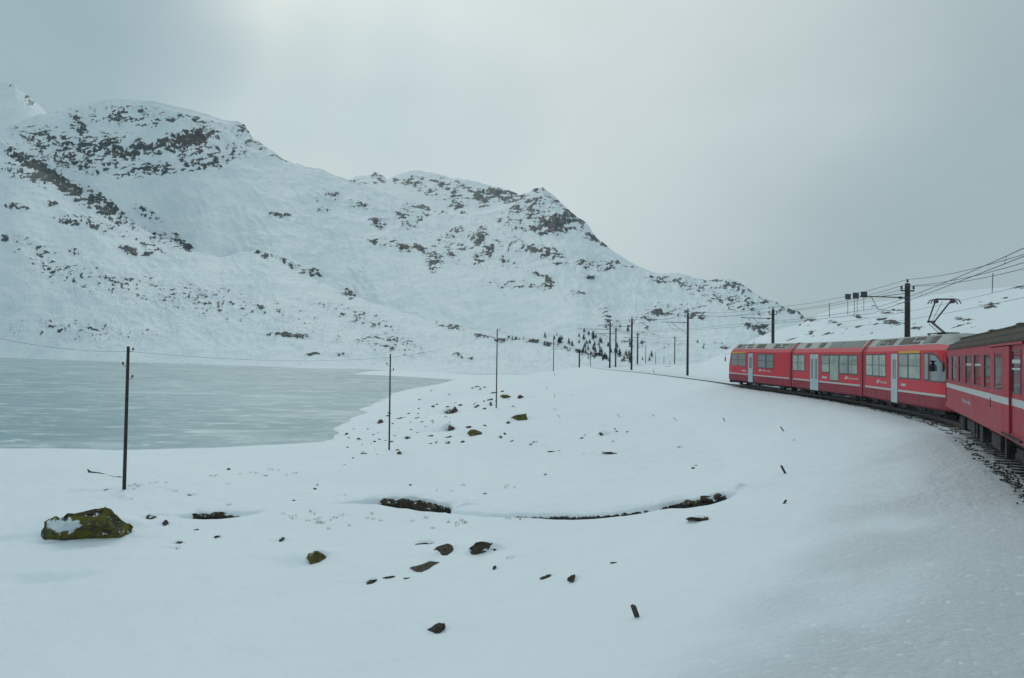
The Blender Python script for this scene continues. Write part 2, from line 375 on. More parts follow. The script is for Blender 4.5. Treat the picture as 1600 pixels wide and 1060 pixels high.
def track_dist(x, y):
    """signed distance to the centre line (left positive) and rail height there"""
    sh = x.shape; x = x.ravel(); y = y.ravel(); D = np.empty_like(x); Z = np.empty_like(x)
    A = TC[:-1]; B = TC[1:]; d = B-A; l2 = (d**2).sum(1)
    for i in range(0, len(x), 40000):
        X = x[i:i+40000, None]; Y = y[i:i+40000, None]
        t = np.clip(((X-A[:, 0])*d[:, 0]+(Y-A[:, 1])*d[:, 1])/l2, 0, 1)
        qx = X-(A[:, 0]+t*d[:, 0]); qy = Y-(A[:, 1]+t*d[:, 1]); q = qx*qx+qy*qy
        k = q.argmin(1); r = np.arange(len(k))
        D[i:i+40000] = np.sqrt(q[r, k])*np.sign(d[k, 0]*qy[r, k]-d[k, 1]*qx[r, k])
        Z[i:i+40000] = TZ[k]+(TZ[k+1]-TZ[k])*t[r, k]
    return D.reshape(sh), Z.reshape(sh)

# ------------------------------------------------------------------ lake outline (at z = -5)
LZ = -5.0
near_px = [(0, 703), (100, 703), (210, 706), (330, 702), (430, 697), (500, 692), (524, 686), (530, 677), (524, 668), (545, 657), (575, 645), (560, 640), (592, 628), (612, 617), (645, 607), (700, 603), (748, 599)]
far_px = [(752, 596.5), (700, 593), (640, 589), (590, 586.5), (553, 585), (575, 581), (612, 579.5), (560, 576.5), (480, 576), (400, 572), (300, 569), (200, 566), (100, 562.5), (0, 559)]
LP = [at_z(a, b, LZ) for a, b in near_px + far_px]
n0 = np.array(LP[0]); f0 = np.array(LP[-1])
LP = [tuple(n0 + np.array([-60, -8])), tuple(n0+np.array([-12, -1.]))] + LP + [tuple(f0 + np.array([-300, 60])), (-900, 500), (-500, 150)]
LP = np.array(LP)
def lake_dist(x, y):
    sh = x.shape; x = x.ravel(); y = y.ravel(); A = LP; B = np.roll(LP, -1, 0); d = B-A; l2 = (d**2).sum(1)
    R = np.empty_like(x)
    for i in range(0, len(x), 80000):
        X = x[i:i+80000, None]; Y = y[i:i+80000, None]
        t = np.clip(((X-A[:, 0])*d[:, 0]+(Y-A[:, 1])*d[:, 1])/l2, 0, 1)
        q = np.hypot(X-(A[:, 0]+t*d[:, 0]), Y-(A[:, 1]+t*d[:, 1])).min(1)
        c = ((A[:, 1] > Y) != (B[:, 1] > Y)) & (X < d[:, 0]*(Y-A[:, 1])/(d[:, 1]+1e-12)+A[:, 0])
        R[i:i+80000] = np.where(c.sum(1) % 2 == 1, -q, q)
    return R.reshape(sh)

# ------------------------------------------------------------------ mountain knots
def curve(pts, conv=True):
    U = []
    for p in pts:
        u, e = ue(*p); U.append((u, e))
    U = np.array(sorted(U)); return U[:, 0], U[:, 1]
A_sil = [(-500, 130), (-200, 175), (-60, 215), (0, 205), (60, 181), (95, 174), (130, 164), (165, 157), (200, 156), (235, 160), (270, 167), (300, 173), (330, 183), (348, 189), (370, 191), (383, 198), (395, 216), (420, 234), (445, 252), (480, 263), (500, 266), (520, 275), (545, 283), (600, 300), (660, 325), (720, 333), (765, 330), (800, 316), (822, 304), (835, 297), (848, 297), (862, 305), (875, 318), (900, 340), (918, 352), (930, 370), (950, 386), (985, 411), (1010, 424), (1030, 430), (1060, 428), (1085, 436), (1105, 440), (1140, 437), (1158, 446), (1175, 458), (1205, 473), (1230, 485), (1250, 491), (1275, 515), (1330, 545), (1700, 560), (2100, 560)]
C_sil = [(-500, 90), (-100, 120), (0, 130), (25, 136), (38, 148), (58, 165), (80, 185), (140, 215), (400, 260), (500, 290), (540, 285), (560, 276), (575, 275), (588, 270), (600, 276), (605, 283), (620, 276), (640, 269), (655, 267), (680, 272), (705, 279), (730, 281), (745, 285), (770, 292), (790, 299), (808, 305), (825, 312), (860, 340), (1000, 460), (1300, 560), (2100, 560)]
B_sil = [(-500, 150), (-150, 195), (0, 227), (40, 255), (100, 285), (150, 318), (200, 349), (260, 375), (300, 394), (345, 403), (375, 396), (400, 395), (430, 404), (460, 420), (500, 440), (540, 459), (590, 476), (640, 491), (720, 514), (800, 531), (860, 543), (900, 551), (940, 561), (970, 568), (1010, 569), (1100, 565), (1250, 560), (2100, 560)]
uB, eB = curve(B_sil); uA, eA = curve(A_sil); uC, eC = curve(C_sil)
px2u = lambda p: (p-800.)
d0x = [px2u(v) for v in (-400, 0, 100, 200, 300, 400, 480, 560, 610, 660, 750, 850, 1000, 1250, 2100)]
shore = [at_z(a, b, LZ)[1] for a, b in ((0, 559), (100, 562.5), (200, 566), (300, 569), (400, 572), (480, 576), (560, 576.5), (612, 579.5))]
d0y = [shore[0]+60] + shore + [340, 290, 280, 270, 270, 270]
def K(u):
    j = 1+.03*np.sin(u/61.)+.02*np.sin(u/23.+1)
    D0 = np.interp(u, d0x, d0y); E0 = (np.interp(u, [-190, -140, -50, 50, 150, 300], [LZ-.1, LZ+.15, -4.2, -3.6, -1.6, -1.])-EYE)/D0*F
    D1 = np.interp(u, [-1200, -800, -500, -260, -80, 100, 200, 1300], [1400, 1250, 1080, 900, 700, 460, 400, 400])*j; D1 = np.maximum(D1, D0*1.15)
    E1 = np.interp(u, uB, eB)
    D2 = D1*1.22; dip = np.interp(u, [-800, -500, -430, -380, 100, 200], [34, 24, 8, 5, 3, 0]); E2 = E1-dip
    D3 = np.interp(u, [-1200, -800, -500, -300, 50, 200, 450, 1300], [2100, 1900, 1850, 2000, 1900, 1500, 1150, 1100])*(1+.02*np.sin(u/37.)); E3 = np.maximum(np.interp(u, uA, eA), E2+1)
    D4 = D3*1.12; E4 = E3-np.interp(u, [-800, -700, -500, -250, 0, 100], [20, 30, 60, 20, 22, 60])
    D5 = D3*1.5; E5 = np.interp(u, uC, eC); E5 = np.minimum(E5, np.where((u > 60) | ((u < -300) & (u > -700)), E3-30, 1e9))
    D6 = D5*1.15; E6 = E5-80
    return [D0, D1, D2, D3, D4, D5, D6], [E0, E1, E2, E3, E4, E5, E6]
# rock zones in photograph pixels turned into direction (u,e): cx, cy, rx, ry, tilt deg (down to the right +), strength, layer range
ZN = [(105, 232, 75, 20, 8, .62), (60, 215, 50, 14, 4, .5), (180, 236, 60, 20, 4, .72), (215, 240, 45, 13, 0, .8), (290, 226, 52, 15, -16, .95), (325, 262, 48, 9, -12, .7), (322, 252, 60, 22, -8, .55), (150, 262, 110, 18, 10, .5), (232, 272, 50, 10, -3, .6), (120, 195, 22, 10, 40, .6), (130, 208, 26, 8, 25, .55),
      (210, 190, 110, 15, 4, .44), (300, 195, 60, 12, 8, .42), (380, 203, 11, 11, 20, .75), (392, 225, 40, 12, 35, .5), (430, 250, 40, 9, 25, .45), (50, 155, 10, 14, 40, .7), (30, 140, 22, 8, 15, .42), (170, 175, 120, 8, 0, .38),
      (70, 272, 55, 11, 30, 1.0), (100, 292, 50, 11, 28, .95), (150, 322, 48, 11, 27, 1.0), (185, 345, 25, 8, 25, .7), (40, 275, 50, 12, 20, .55), (130, 300, 70, 9, 28, .5), (28, 328, 17, 5, 6, .95), (80, 323, 13, 4, 8, .85), (110, 350, 30, 5, 10, .6), (203, 392, 14, 5, 20, .95), (118, 397, 10, 5, 0, .8), (236, 386, 28, 10, 22, .55), (285, 382, 22, 5, 38, .75), (255, 375, 45, 8, 20, .5), (5, 378, 9, 5, 0, 1.0), (232, 398, 12, 3, 0, .8), (95, 430, 80, 22, 25, .45), (60, 400, 60, 20, 25, .42), (170, 440, 80, 20, 15, .42), (150, 355, 60, 10, 15, .5), (230, 340, 30, 8, 28, .45),
      (541, 465, 12, 6, 5, 1.1), (432, 338, 10, 4, 0, .85), (400, 395, 16, 3, 12, .7), (445, 412, 50, 5, 20, .6), (485, 430, 18, 6, 15, .75), (440, 340, 20, 5, 0, .55), (455, 527, 28, 4, 4, .8), (430, 524, 20, 3, 2, .7), (560, 500, 90, 14, 14, .42), (700, 512, 28, 6, 10, .62), (712, 516, 9, 5, 10, .95), (755, 528, 22, 4, 8, .75), (785, 536, 12, 4, 4, .9), (715, 560, 8, 3, 20, .9), (735, 562, 4, 3, 0, .8), (830, 537, 40, 3, 10, .7), (900, 553, 40, 4, 10, .6), (925, 560, 20, 5, 5, .75), (532, 558, 14, 3, 5, .7), (490, 556, 10, 2, 0, .7), (600, 540, 90, 18, 8, .40), (300, 470, 250, 30, 10, .38), (120, 520, 140, 20, 2, .36),
      (510, 313, 24, 8, -5, .55), (592, 352, 14, 8, -6, .85), (565, 326, 30, 7, 5, .5), (505, 330, 20, 5, 0, .4), (632, 391, 18, 8, 4, .85), (655, 392, 16, 7, 10, .75), (640, 345, 25, 20, 0, .5), (600, 385, 35, 8, 0, .5), (680, 405, 20, 22, 10, .58), (676, 422, 7, 14, 0, .65), (748, 380, 12, 22, 25, .72), (762, 395, 10, 18, 20, .72), (715, 370, 22, 12, 0, .55), (790, 408, 12, 7, 20, .75), (805, 416, 14, 5, 30, .6), (725, 395, 60, 28, 15, .46),
      (875, 353, 40, 14, -8, 1.0), (895, 345, 22, 11, 10, .9), (850, 362, 26, 9, 10, .8), (925, 376, 20, 8, 14, .95), (945, 382, 10, 5, 20, .9), (820, 330, 30, 10, -20, .65), (830, 345, 60, 22, -10, .5), (845, 297, 14, 6, 0, .75), (808, 308, 16, 7, -10, .75), (870, 320, 40, 8, 35, .5), (842, 397, 26, 12, 8, .75), (860, 402, 30, 12, 14, .6), (800, 385, 40, 20, 10, .42), (843, 437, 26, 5, 25, .75), (856, 450, 8, 12, 0, .7), (925, 438, 9, 4, 4, .95), (935, 418, 70, 10, 5, .48), (900, 465, 30, 7, 0, .4), (820, 452, 60, 5, 4, .42), (790, 445, 60, 4, 0, .38),
      (785, 306, 42, 9, 3, .9), (750, 310, 16, 12, 45, .85), (790, 312, 26, 7, 8, .85), (716, 322, 16, 9, 40, .75), (690, 290, 60, 8, 8, .55), (700, 300, 50, 20, 10, .52), (642, 285, 30, 9, 4, .6), (590, 277, 14, 8, 20, .55), (672, 330, 40, 8, 10, .5), (570, 285, 30, 6, 5, .4),
      (1100, 455, 80, 18, 8, .46), (1150, 450, 40, 10, 10, .56), (1155, 480, 60, 16, 8, .48), (1190, 517, 13, 8, 0, 1.0), (1167, 512, 8, 5, 10, .95), (1205, 478, 30, 6, 15, .6), (1240, 492, 22, 6, 10, .85), (1110, 440, 14, 4, 0, .8), (1040, 445, 40, 8, 5, .5), (1060, 490, 60, 12, 0, .46), (1028, 492, 10, 5, 10, .9), (1085, 500, 16, 7, 12, .8), (1010, 504, 14, 5, 0, .7), (1125, 545, 15, 5, 10, .6), (1000, 540, 60, 10, 5, .44), (1005, 520, 30, 8, 20, .5), (950, 500, 30, 14, 50, .42)]
def zones(u, e, base):
    z = np.full(u.shape, base)
    for cx, cy, rx, ry, t, s in ZN:
        uc, ec = ue(cx, cy); c, n = cos(radians(t)), sin(radians(t))
        dx = u-uc; dy = -(e-ec); a = (dx*c+dy*n)/rx; b = (-dx*n+dy*c)/ry
        q = a*a+b*b; g = s*np.exp(-np.clip(q, 0, 50)**1.15*.62)
        z = np.maximum(z, g)
    return z*np.where(e > 190, 1.12, 1.04)

# ------------------------------------------------------------------ near ground height
hill_u, hill_e = curve([(1060, 571), (1100, 566), (1135, 551), (1170, 535), (1200, 521), (1225, 513), (1247, 507), (1262, 498), (1280, 491), (1300, 484), (1330, 478), (1360, 473), (1400, 469), (1440, 464), (1500, 455), (1560, 450), (1600, 446), (1750, 432), (2100, 420)])
CREEK = [(280, 806), (320, 806), (360, 804), (420, 797), (500, 790), (560, 784), (610, 785), (680, 793), (700, 797), (760, 803), (870, 806), (930, 804), (990, 797), (1030, 789), (1060, 785), (1110, 779), (1150, 772)]
creek_w = [0.05, .22, .18, .0, .0, .08, .62, .55, .07, .08, .13, .15, .13, .10, .36, .40, .03]
hole_w = [0, .9, .5, 0, 0, 0, .8, .8, .1, .25, .50, .58, .55, .25, .8, .75, 0]
CR = None
DENTS = [(*at_z(72, 896, -4.0), 1.15, .55, .22), (*at_z(28, 838, -4.1), 1.6, .5, .16), (*at_z(500, 862, -4.0), 1.0, .4, .05)]
def height(x, y, detail=True, creek=True):
    D, Z = track_dist(x, y)
    r = np.hypot(x, y); dep = np.maximum(y, r*.35); u = np.clip(x/dep*F, -1300, 1300)
    left = np.interp(D, [0, 1.7, 2.4, 5, 7, 10, 14, 20, 28, 40, 70], [-.225, -.215, -.33, -1.00, -1.6, -2.5, -3.25, -3.95, -4.25, -4.45, -4.55])
    fade = sstep(60, 150, y)                                     # the bank is lower out by the bend
    left = np.where(D > 0, left*(1-.45*fade)-.0*fade, 0)
    zl = Z*np.clip(1-D/90, 0, 1) + left
    # right of the line: a shelf, then the snowy hill
    dt = np.interp(u, [200, 280, 330, 430, 550, 650, 800, 1300], [120, 98, 84, 64, 50, 42, 20, 6])
    dr = np.interp(u, [200, 330, 420, 520, 640, 800, 1300], [190, 165, 150, 138, 122, 108, 80])
    er = np.interp(u, hill_u, hill_e); zr = EYE+er*dr/F
    t = np.clip((dep-dt)/(dr-dt), 0, 1.0)
    zb = Z-.28
    w = t**1.25*np.clip(1.12-.12*t, 0, 2)
    zright = np.where(dep < dr, zb+(zr-zb)*w, zr-.035*(dep-dr))
    side = sstep(2.2, 7.0, -D)
    z = np.where(D > -2.2, zl, zb+0*zl); z = np.where(D < -2.2, zb*(1-side)+zright*side, z)
    far_ = np.interp(u, [-190, -140, -50, 50, 150, 300], [LZ-.2, LZ+.1, -4.3, -3.7, -1.7, -1.1])
    k = sstep(150, 265, dep)*(u < 330)*np.where(D > 0, 1, sstep(30, 60, -D)); z = z*(1-k)+far_*k
    D0 = np.interp(u, d0x, d0y); under = sstep(1.0, 1.08, dep/D0)*(u < 500); z = z-under*4
    z = np.where((np.abs(D) < 1.9) & (y > 60), z+.115*sstep(66, 84, y)*sstep(1.9, 1.2, np.abs(D)), z)
    if detail:
        amp = sstep(2.4, 9, np.abs(D))
        z = z + amp*(.16*fbm(x/9., y/9., 4, 3) + .30*fbm(x/30., y/30., 2, 9)*sstep(8, 25, D))
        z = z + amp*.075*fbm((x+y*.5)/1.7, (y-.4*x)/4.5, 4, 21)
        z = z + .020*fbm(x/.22, y/.22, 4, 5, .6)*crust(x, y, D) + .03*fbm(x/1.1, y/1.1, 3, 6)*crust(x, y, D)
    for cx, cy, wx, wy, dd in DENTS:
        z = z - dd*np.exp(-(np.abs((x-cx)/wx)**3+np.abs((y-cy)/wy)**3))
    # lake basin
    L = lake_dist(x, y)+ (1.3*fbm(x/6., y/9., 3, 31) if detail else 0)*sstep(30, 90, y)*1.0
    sh = LZ + .05 + .30*(1-np.exp(-np.maximum(L, 0)/1.2))
    kk = sstep(0, 16, L)
    z = np.where(L > 0, sh*(1-kk)+np.maximum(z, LZ+.3)*kk - under*4*(1-kk), LZ-.05-np.clip(-L*.3, 0, 1.2))
    if creek and CR is not None:
        g, hw = creek_field(x, y)
        z = z + g
    return z
def crust(x, y, D):
    a = sstep(6.5, 3.2, D)*(D > 0)*sstep(45, 12, y)
    a = a*(.45+.55*sstep(-.35, .3, fbm(x/3., y/3., 3, 77)))
    b = sstep(3.6, 1.9, D)*(D > 0)*.8*sstep(80, 30, y)
    return np.clip(a+b, 0, 1)
def hit(px, py):
    d = ray(px, py); t = np.exp(np.linspace(np.log(2.5), np.log(900), 900))
    z = height(d[0]*t, t, detail=False, creek=False); g = EYE+d[2]*t - z
    i = np.argmax(g < 0)
    if g[i] >= 0: return None
    a, b = t[i-1], t[i]
    for _ in range(3):
        q = np.linspace(a, b, 12); g = EYE+d[2]*q-height(d[0]*q, q, creek=False); j = np.argmax(g < 0)
        if g[j] >= 0: j = 11
        a, b = q[max(j-1, 0)], q[j]
    k = (a+b)/2; return Vector((d[0]*k, k, EYE+d[2]*k))
CRP = np.array([tuple(hit(a, b)) for a, b in CREEK])
CRW = np.array(creek_w); CRH = np.array(hole_w); CR = True
def creek_field(x, y):
    g = np.zeros_like(x); hw = np.zeros_like(x)
    m = (y > 15) & (y < 60) & (x > -30) & (x < 22)
    X = x[m][:, None]; Y = y[m][:, None]; A = CRP[:-1, :2]; B = CRP[1:, :2]; d = B-A; l2 = (d**2).sum(1)
    if X.size == 0: return g, hw
    t = np.clip(((X-A[:, 0])*d[:, 0]+(Y-A[:, 1])*d[:, 1])/l2, 0, 1)
    qx = X-(A[:, 0]+t*d[:, 0]); qy = Y-(A[:, 1]+t*d[:, 1]); q = qx*qx+qy*qy; k = q.argmin(1); r = np.arange(len(k))
    dist = np.sqrt(q[r, k])*np.sign(qy[r, k]); tk = t[r, k]
    w = CRW[k]*(1-tk)+CRW[k+1]*tk; h = CRH[k]*(1-tk)+CRH[k+1]*tk
    w = w*(1+.35*perlin(x[m]*1.3, y[m]*1.3, 88))
    ww = np.maximum(w, .03)
    # soft trough, sharp ditch in the middle, plump lip on the far side
    ditch = -sstep(0, .10, w)*(.15+.92*ww)*np.where(dist < 0, sstep(-ww-.1, -ww*.3, dist), sstep(ww+.26, ww+.02, dist))
    lip = .22*sstep(0, .15, w)*np.exp(-((dist-ww*1.1-.75)/.6)**2)
    trough = -.10*sstep(0, .1, w)*np.exp(-(dist/1.6)**2)
    g[m] = ditch+lip+trough
    hw[m] = h*np.where(dist < 0, sstep(-1.0, -.8, dist/ww), sstep(ww+.25, ww+.13, dist))*1.45
    return g, hw

DRIFTS = []                                      # wind-packed snow behind every rock: (centre, along, across, half width, depth, height)
def drift_field(X, Y):
    g = np.zeros_like(X)
    for c, ax, ay, w, dp, h in DRIFTS:
        R = 5*w+4*dp; m = (np.abs(X-c.x) < R) & (np.abs(Y-c.y) < R)
        if not m.any(): continue
        x = X[m]-c.x; y = Y[m]-c.y; a = x*ax.x+y*ax.y; b = x*ay.x+y*ay.y
        back = sstep(-.25*dp, .55*dp, b)*np.exp(-np.clip(b-.6*dp, 0, 99)/(2.2*w+.3))
        side = np.exp(-(np.abs(a-.25*w)/(1.15*w))**2.4)
        hollow = -.16*h*np.exp(-(((b+1.3*dp)/(.5*dp+.05))**2))*np.exp(-(a/(1.1*w))**2)
        g[m] = np.maximum(g[m], .84*h*back*side) + hollow
    return g
# ------------------------------------------------------------------ ground sheet
def build_ground():
    rr = [1.2]
    while rr[-1] < 1000:
        r = rr[-1]; rr.append(r*(1.03 if r < 8 else 1.008 if r < 20 else 1.0045 if r < 27 else 1.0024 if r < 44 else 1.0045 if r < 48 else 1.006 if r < 90 else 1.009 if r < 300 else 1.02))
    rr = np.array(rr)
    th = np.concatenate([np.linspace(-180, -36, 60)[:-1], np.linspace(-36, 36, 900), np.linspace(36, 180, 60)[1:]])*pi/180
    R, T = np.meshgrid(rr, th, indexing='ij'); X = R*np.sin(T); Y = R*np.cos(T)
    Zz = height(X, Y) + drift_field(X, Y)
    D, _ = track_dist(X, Y)
    _, hw = creek_field(X, Y)
    cr = crust(X, Y, D)
    dirt_shade = sstep(11, 1.8, np.abs(D))*(.17+.22*sstep(3.2, 1.6, np.abs(D)))  # trackside dirt, with shade beside the train and lens falloff painted in
    dirt_shade = np.where(D > 0, dirt_shade*sstep(85, 50, Y), dirt_shade*.6)
    # bare patches on the right-hand hill and out along the lake shore
    sp = fbm(X/5.+3, Y/9., 4, 55); hill = (D < -9)
    rock = np.where(hill, sstep(.30, .55, sp)*.75*(Y > 30), 0.)
    for cx, cy, w, h in ((1395, 505, 22, 4), (1383, 489, 10, 3), (1546, 477, 12, 5), (1378, 500, 12, 4), (1265, 500, 16, 3), (1340, 495, 10, 3), (1404, 485, 9, 3), (1300, 503, 7, 3), (1503, 499, 12, 3), (1268, 520, 6, 4), (1311, 508, 5, 3), (1595, 448, 14, 3), (1250, 508, 8, 2), (1430, 513, 9, 3)):
        uc, ec = ue(cx, cy); U = X/np.maximum(Y, 1)*F; E_ = (Zz-EYE)/np.maximum(Y, 1)*F
        rock = np.maximum(rock, hill*(Y > 0)*.95*np.exp(-(((U-uc)/w)**2+((E_-ec)/h)**2)))
    rock = np.where(hill & (rock > .05), rock*.85+1.5*fbm(X/.8, Y/2.2, 4, 66, .6), rock)
    rock = np.maximum(rock, hw)
    bed = np.maximum(0, sstep(1.75, 1.2, np.abs(D)))*(.30+.30*fbm(X/1.2, Y/1.2, 3, 12))
    edge = np.exp(-((D-1.35)/.25)**2)*(.50+.35*fbm(X/.8, Y/.8, 4, 13))*sstep(60, 35, Y)
    rock = np.maximum(rock, np.maximum(bed, edge)*sstep(80, 62, Y))
    V = np.stack([X, Y, Zz], -1).reshape(-1, 3)
    o = np_mesh('ground', V, grid_faces(len(rr), len(th)), M['ground'], dict(rock=rock, dirt_shade=dirt_shade, crust=cr))
    tag(o, kind='structure')

# ------------------------------------------------------------------ mountains
def build_mountains():
    u = np.concatenate([np.linspace(-1900, -860, 90)[:-1], np.linspace(-860, 860, 1010), np.linspace(860, 1600, 60)[1:]])
    Ds, Es = K(u)
    un = np.linspace(-1900, 1600, 1400); kern = np.exp(-(np.arange(-60, 61)*2.5/45.)**2); kern /= kern.sum()
    Sm = [np.interp(u, un, np.convolve(np.pad(q, 60, 'edge'), kern, 'valid')) for q in K(un)[1]]
    seg = [150, 10, 230, 8, 80, 4]
    dd = []; ee = []; tt_ = []
    for k, n in enumerate(seg):
        for i in range(n):
            t = i/n; dd.append(Ds[k]*(Ds[k+1]/Ds[k])**t)
            if k == 0: te = t**1.12
            elif k == 2: te = t**(.92)
            else: te = t
            ee.append(Es[k]+(Sm[k+1]-Es[k])*te+(Es[k+1]-Sm[k+1])*t**5 if k in (0, 2, 4) else Es[k]+(Es[k+1]-Es[k])*te); tt_.append(k+t)
    dd.append(Ds[6]); ee.append(Es[6]); tt_.append(6.)
    D = np.array(dd); E_ = np.array(ee); TP = np.array(tt_)[:, None]*np.ones_like(u); U = np.ones((len(D), 1))*u
    def cen(k): return TP-k
    # amplitude in photo pixels: none at the foot, less on the ridge lines
    inside = np.where(TP < 1, sstep(0, .25, TP)*(.35+.65*sstep(1, .85, TP)), np.where(TP < 3, sstep(1, 1.1, TP)*.0+1*sstep(3.0, 2.93, TP)*.85+.15, .4))
    lg = np.log(D)
    e2 = E_
    z0 = zones(U, e2, .0)
    rel = fbm(U/60+.2*lg+e2/120, e2/40, 5, 4, .55, ridge=True)*5.5*np.clip(inside, 0, 1)
    gul = fbm(U/24.+e2/50., e2/110+lg*2, 4, 8, .55, ridge=True)*3.4*inside*(TP > 2)*(TP < 3)*sstep(0, 60, e2-20)
    wide = fbm(U/170., lg*2.2, 3, 14)*7*np.clip(inside, 0, 1)*sstep(0, 40, e2+8)
    fine = fbm(U/7., e2/5., 4, 6)*1.1*np.clip(inside+.25, 0, 1)*sstep(.1, .5, z0+.12)
    cliff = z0*fbm(U/16., e2/9., 4, 23, .6, ridge=True)*6.5*np.clip(inside+.1, 0, 1)
    scale = np.clip(D/1200, .35, 1.6)/np.clip(D/1200, .35, 1.6)
    Ee = E_ + (rel+gul+wide+cliff)*scale + fine
    crest = np.exp(-((TP-3)/.05)**2)+np.exp(-((TP-5)/.08)**2)+.6*np.exp(-((TP-1)/.05)**2)*(U < 100)
    Ee = Ee + crest*1.5*fbm(U/9., 0*U, 4, 91, .6)
    Z = EYE + Ee*D/F
    Z[0] = np.minimum(Z[0], LZ-.6+0*Z[0])
    Y = D; X = U/F*D
    # rock cover
    nz = fbm(U/15.+e2/40., e2/5.5-U/50, 5, 40, .58)
    nz2 = fbm(U/5., e2/3., 3, 47, .6)
    bg_ = .10+.10*(TP < 1)*sstep(.05, .3, TP)+.10*((TP > 2) & (TP < 3))*sstep(-60, 250, U)+.05*(TP > 4)
    rock = np.maximum(z0, bg_)
    # clean snow bowls
    for cx, cy, rx, ry in ((330, 340, 150, 55), (450, 300, 60, 25), (640, 450, 120, 45), (520, 380, 90, 40), (750, 480, 110, 30), (880, 500, 60, 25)):
        uc, ec = ue(cx, cy); q = np.exp(-(((U-uc)/rx)**2+((e2-ec)/ry)**2)); rock = np.where((TP > 2) & (TP < 3), rock-.10*q*(z0 < .3), rock)
    nz3 = fbm(U/2.2, e2/1.3, 2, 61)
    ln = fbm(U/34.+e2/26., e2/8.-U/70, 5, 71, .6, ridge=True)          # connected ledges
    ln2 = fbm(U/11.-e2/40., e2/30.+U/60, 4, 76, .6, ridge=True)
    gg = .40+.60*sstep(.1, .55, rock)
    val = rock*.86 + (nz*.50 + nz2*.34 + nz3*.30 + (ln-ln.mean())*1.05 + (ln2-ln2.mean())*.55)*gg
    rk = np.clip(.5+(val-.545)*1.6, 0, 1.15)
    rk = np.where(TP < .04, 0, rk)
    uc, ec = ue(636, 392); rust = .9*np.exp(-(((U-uc)/7)**2+((e2-ec)/5)**2)); uc, ec = ue(295, 228); rust = np.maximum(rust, .14*np.exp(-(((U-uc)/40)**2+((e2-ec)/14)**2)))
    V = np.stack([X, Y, Z], -1).reshape(-1, 3)
    o = np_mesh('mountains', V, grid_faces(*D.shape), M['mountain'], dict(rock=rk, rust=rust))
    tag(o, kind='structure')
    return D, Ee, u
MD, ME, MU = build_mountains()
def mtn_hit(px, py, lo=0):
    u, e = ue(px, py); j = int(np.argmin(np.abs(MU-u))); col = ME[lo:, j]; i = np.argmax(col > e); i = max(i, 1)
    a, b = col[i-1], col[i]; t = (e-a)/(b-a+1e-9); d = MD[lo+i-1, j]*(1-t)+MD[lo+i, j]*t
    return Vector((u/F*d, d, EYE+e*d/F))

# ------------------------------------------------------------------ lake
lk = MB(); lk.poly([(-1400, 30, LZ), (120, 30, LZ), (120, 900, LZ), (-1400, 1100, LZ)])
o = lk.build('lake', M['ice'], kind='structure')

# ------------------------------------------------------------------ rails and sleepers
def ribbon(mb, ss, lat0, lat1, z0, z1):
    q = [[mb.bm.verts.new(tuple(track_at(s, la, z))) for la, z in ((lat0, z0), (lat0, z1), (lat1, z1), (lat1, z0))] for s in ss]
    for A, B in zip(q, q[1:]):
        for k in range(4): mb.bm.faces.new((A[k], A[(k+1) % 4], B[(k+1) % 4], B[k]))
S0, S1 = 3.0, float(TS[-1])
trk = empty('railway_track', tuple(track_at(S0)), label='snow covered metre gauge railway track curving under the red train and away', cat='railway track')
off = Vector(trk.location)
def reloc(o): o.data.transform(Matrix.Translation(-off)); return o
ss = np.arange(S0, S1, 1.5)
for la in (-.5, .5):
    m = MB(); ribbon(m, ss, la-.035, la+.035, -.20, 0); reloc(m.build('rail', M['rail'], trk))
sl = np.arange(S0, S0+175, .62)
vis = [s for s in sl if track_at(s)[1] > 12][:100]; vs0 = set(round(float(v), 2) for v in vis)
def sleeper_bm(m, s):
    p = track_at(s); q = track_at(s+.1); a = atan2(q[1]-p[1], q[0]-p[0]); r = rnd.uniform(-.04, .04)
    M4 = Matrix.Translation(Vector(p)) @ Matrix.Rotation(a+r, 4, 'Z')
    n = len(m.bm.verts); zz = -.205 if p[1] < 72 else -.40; m.box(-.12, .12, -.95+rnd.uniform(-.05, .05), .95+rnd.uniform(-.05, .12), zz-.16, zz, .015)
    m.bm.verts.ensure_lookup_table()
    for v in m.bm.verts[n:]: v.co = M4 @ v.co
for s in vis:
    m = MB(); sleeper_bm(m, s); reloc(m.build('sleeper', M['wood'], trk))
m = MB()
for s in sl:
    if round(float(s), 2) not in vs0: sleeper_bm(m, s)
reloc(m.build('sleepers', M['wood'], trk, kind='stuff'))
# ballast peeping out of the snow
def scatter_stones(n, pts, name, material, smin, smax, **k):
    V = []; Fc = []
    base = [(1, 0, 0), (-1, 0, 0), (0, 1, 0), (0, -1, 0), (0, 0, 1), (0, 0, -1)]; tri = [(0, 2, 4), (2, 1, 4), (1, 3, 4), (3, 0, 4), (2, 0, 5), (1, 2, 5), (3, 1, 5), (0, 3, 5)]
    for i, p in enumerate(pts):
        s = rnd.uniform(smin, smax); a = rnd.uniform(0, 6.28); o = len(V)
        for b in base:
            x = b[0]*s*rnd.uniform(.7, 1.3); y = b[1]*s*rnd.uniform(.6, 1.1); z = b[2]*s*rnd.uniform(.5, .8)
            V.append((p[0]+x*cos(a)-y*sin(a), p[1]+x*sin(a)+y*cos(a), p[2]+z))
        Fc += [(t[0]+o, t[1]+o, t[2]+o) for t in tri]
    o = np_mesh(name, np.array(V), np.array(Fc), material, smooth=False); return tag(o, **k)
P = []
for i in range(1900):
    s = s_of_y(12+60*rnd.random()**1.5); la = -rnd.gauss(1.22, .14) if rnd.random() < .62 else -rnd.uniform(-.9, 1.3)
    if perlin(np.array([s*.55]), np.array([la*2.]), 5)[0] < -.08: continue
    P.append(track_at(s, la))
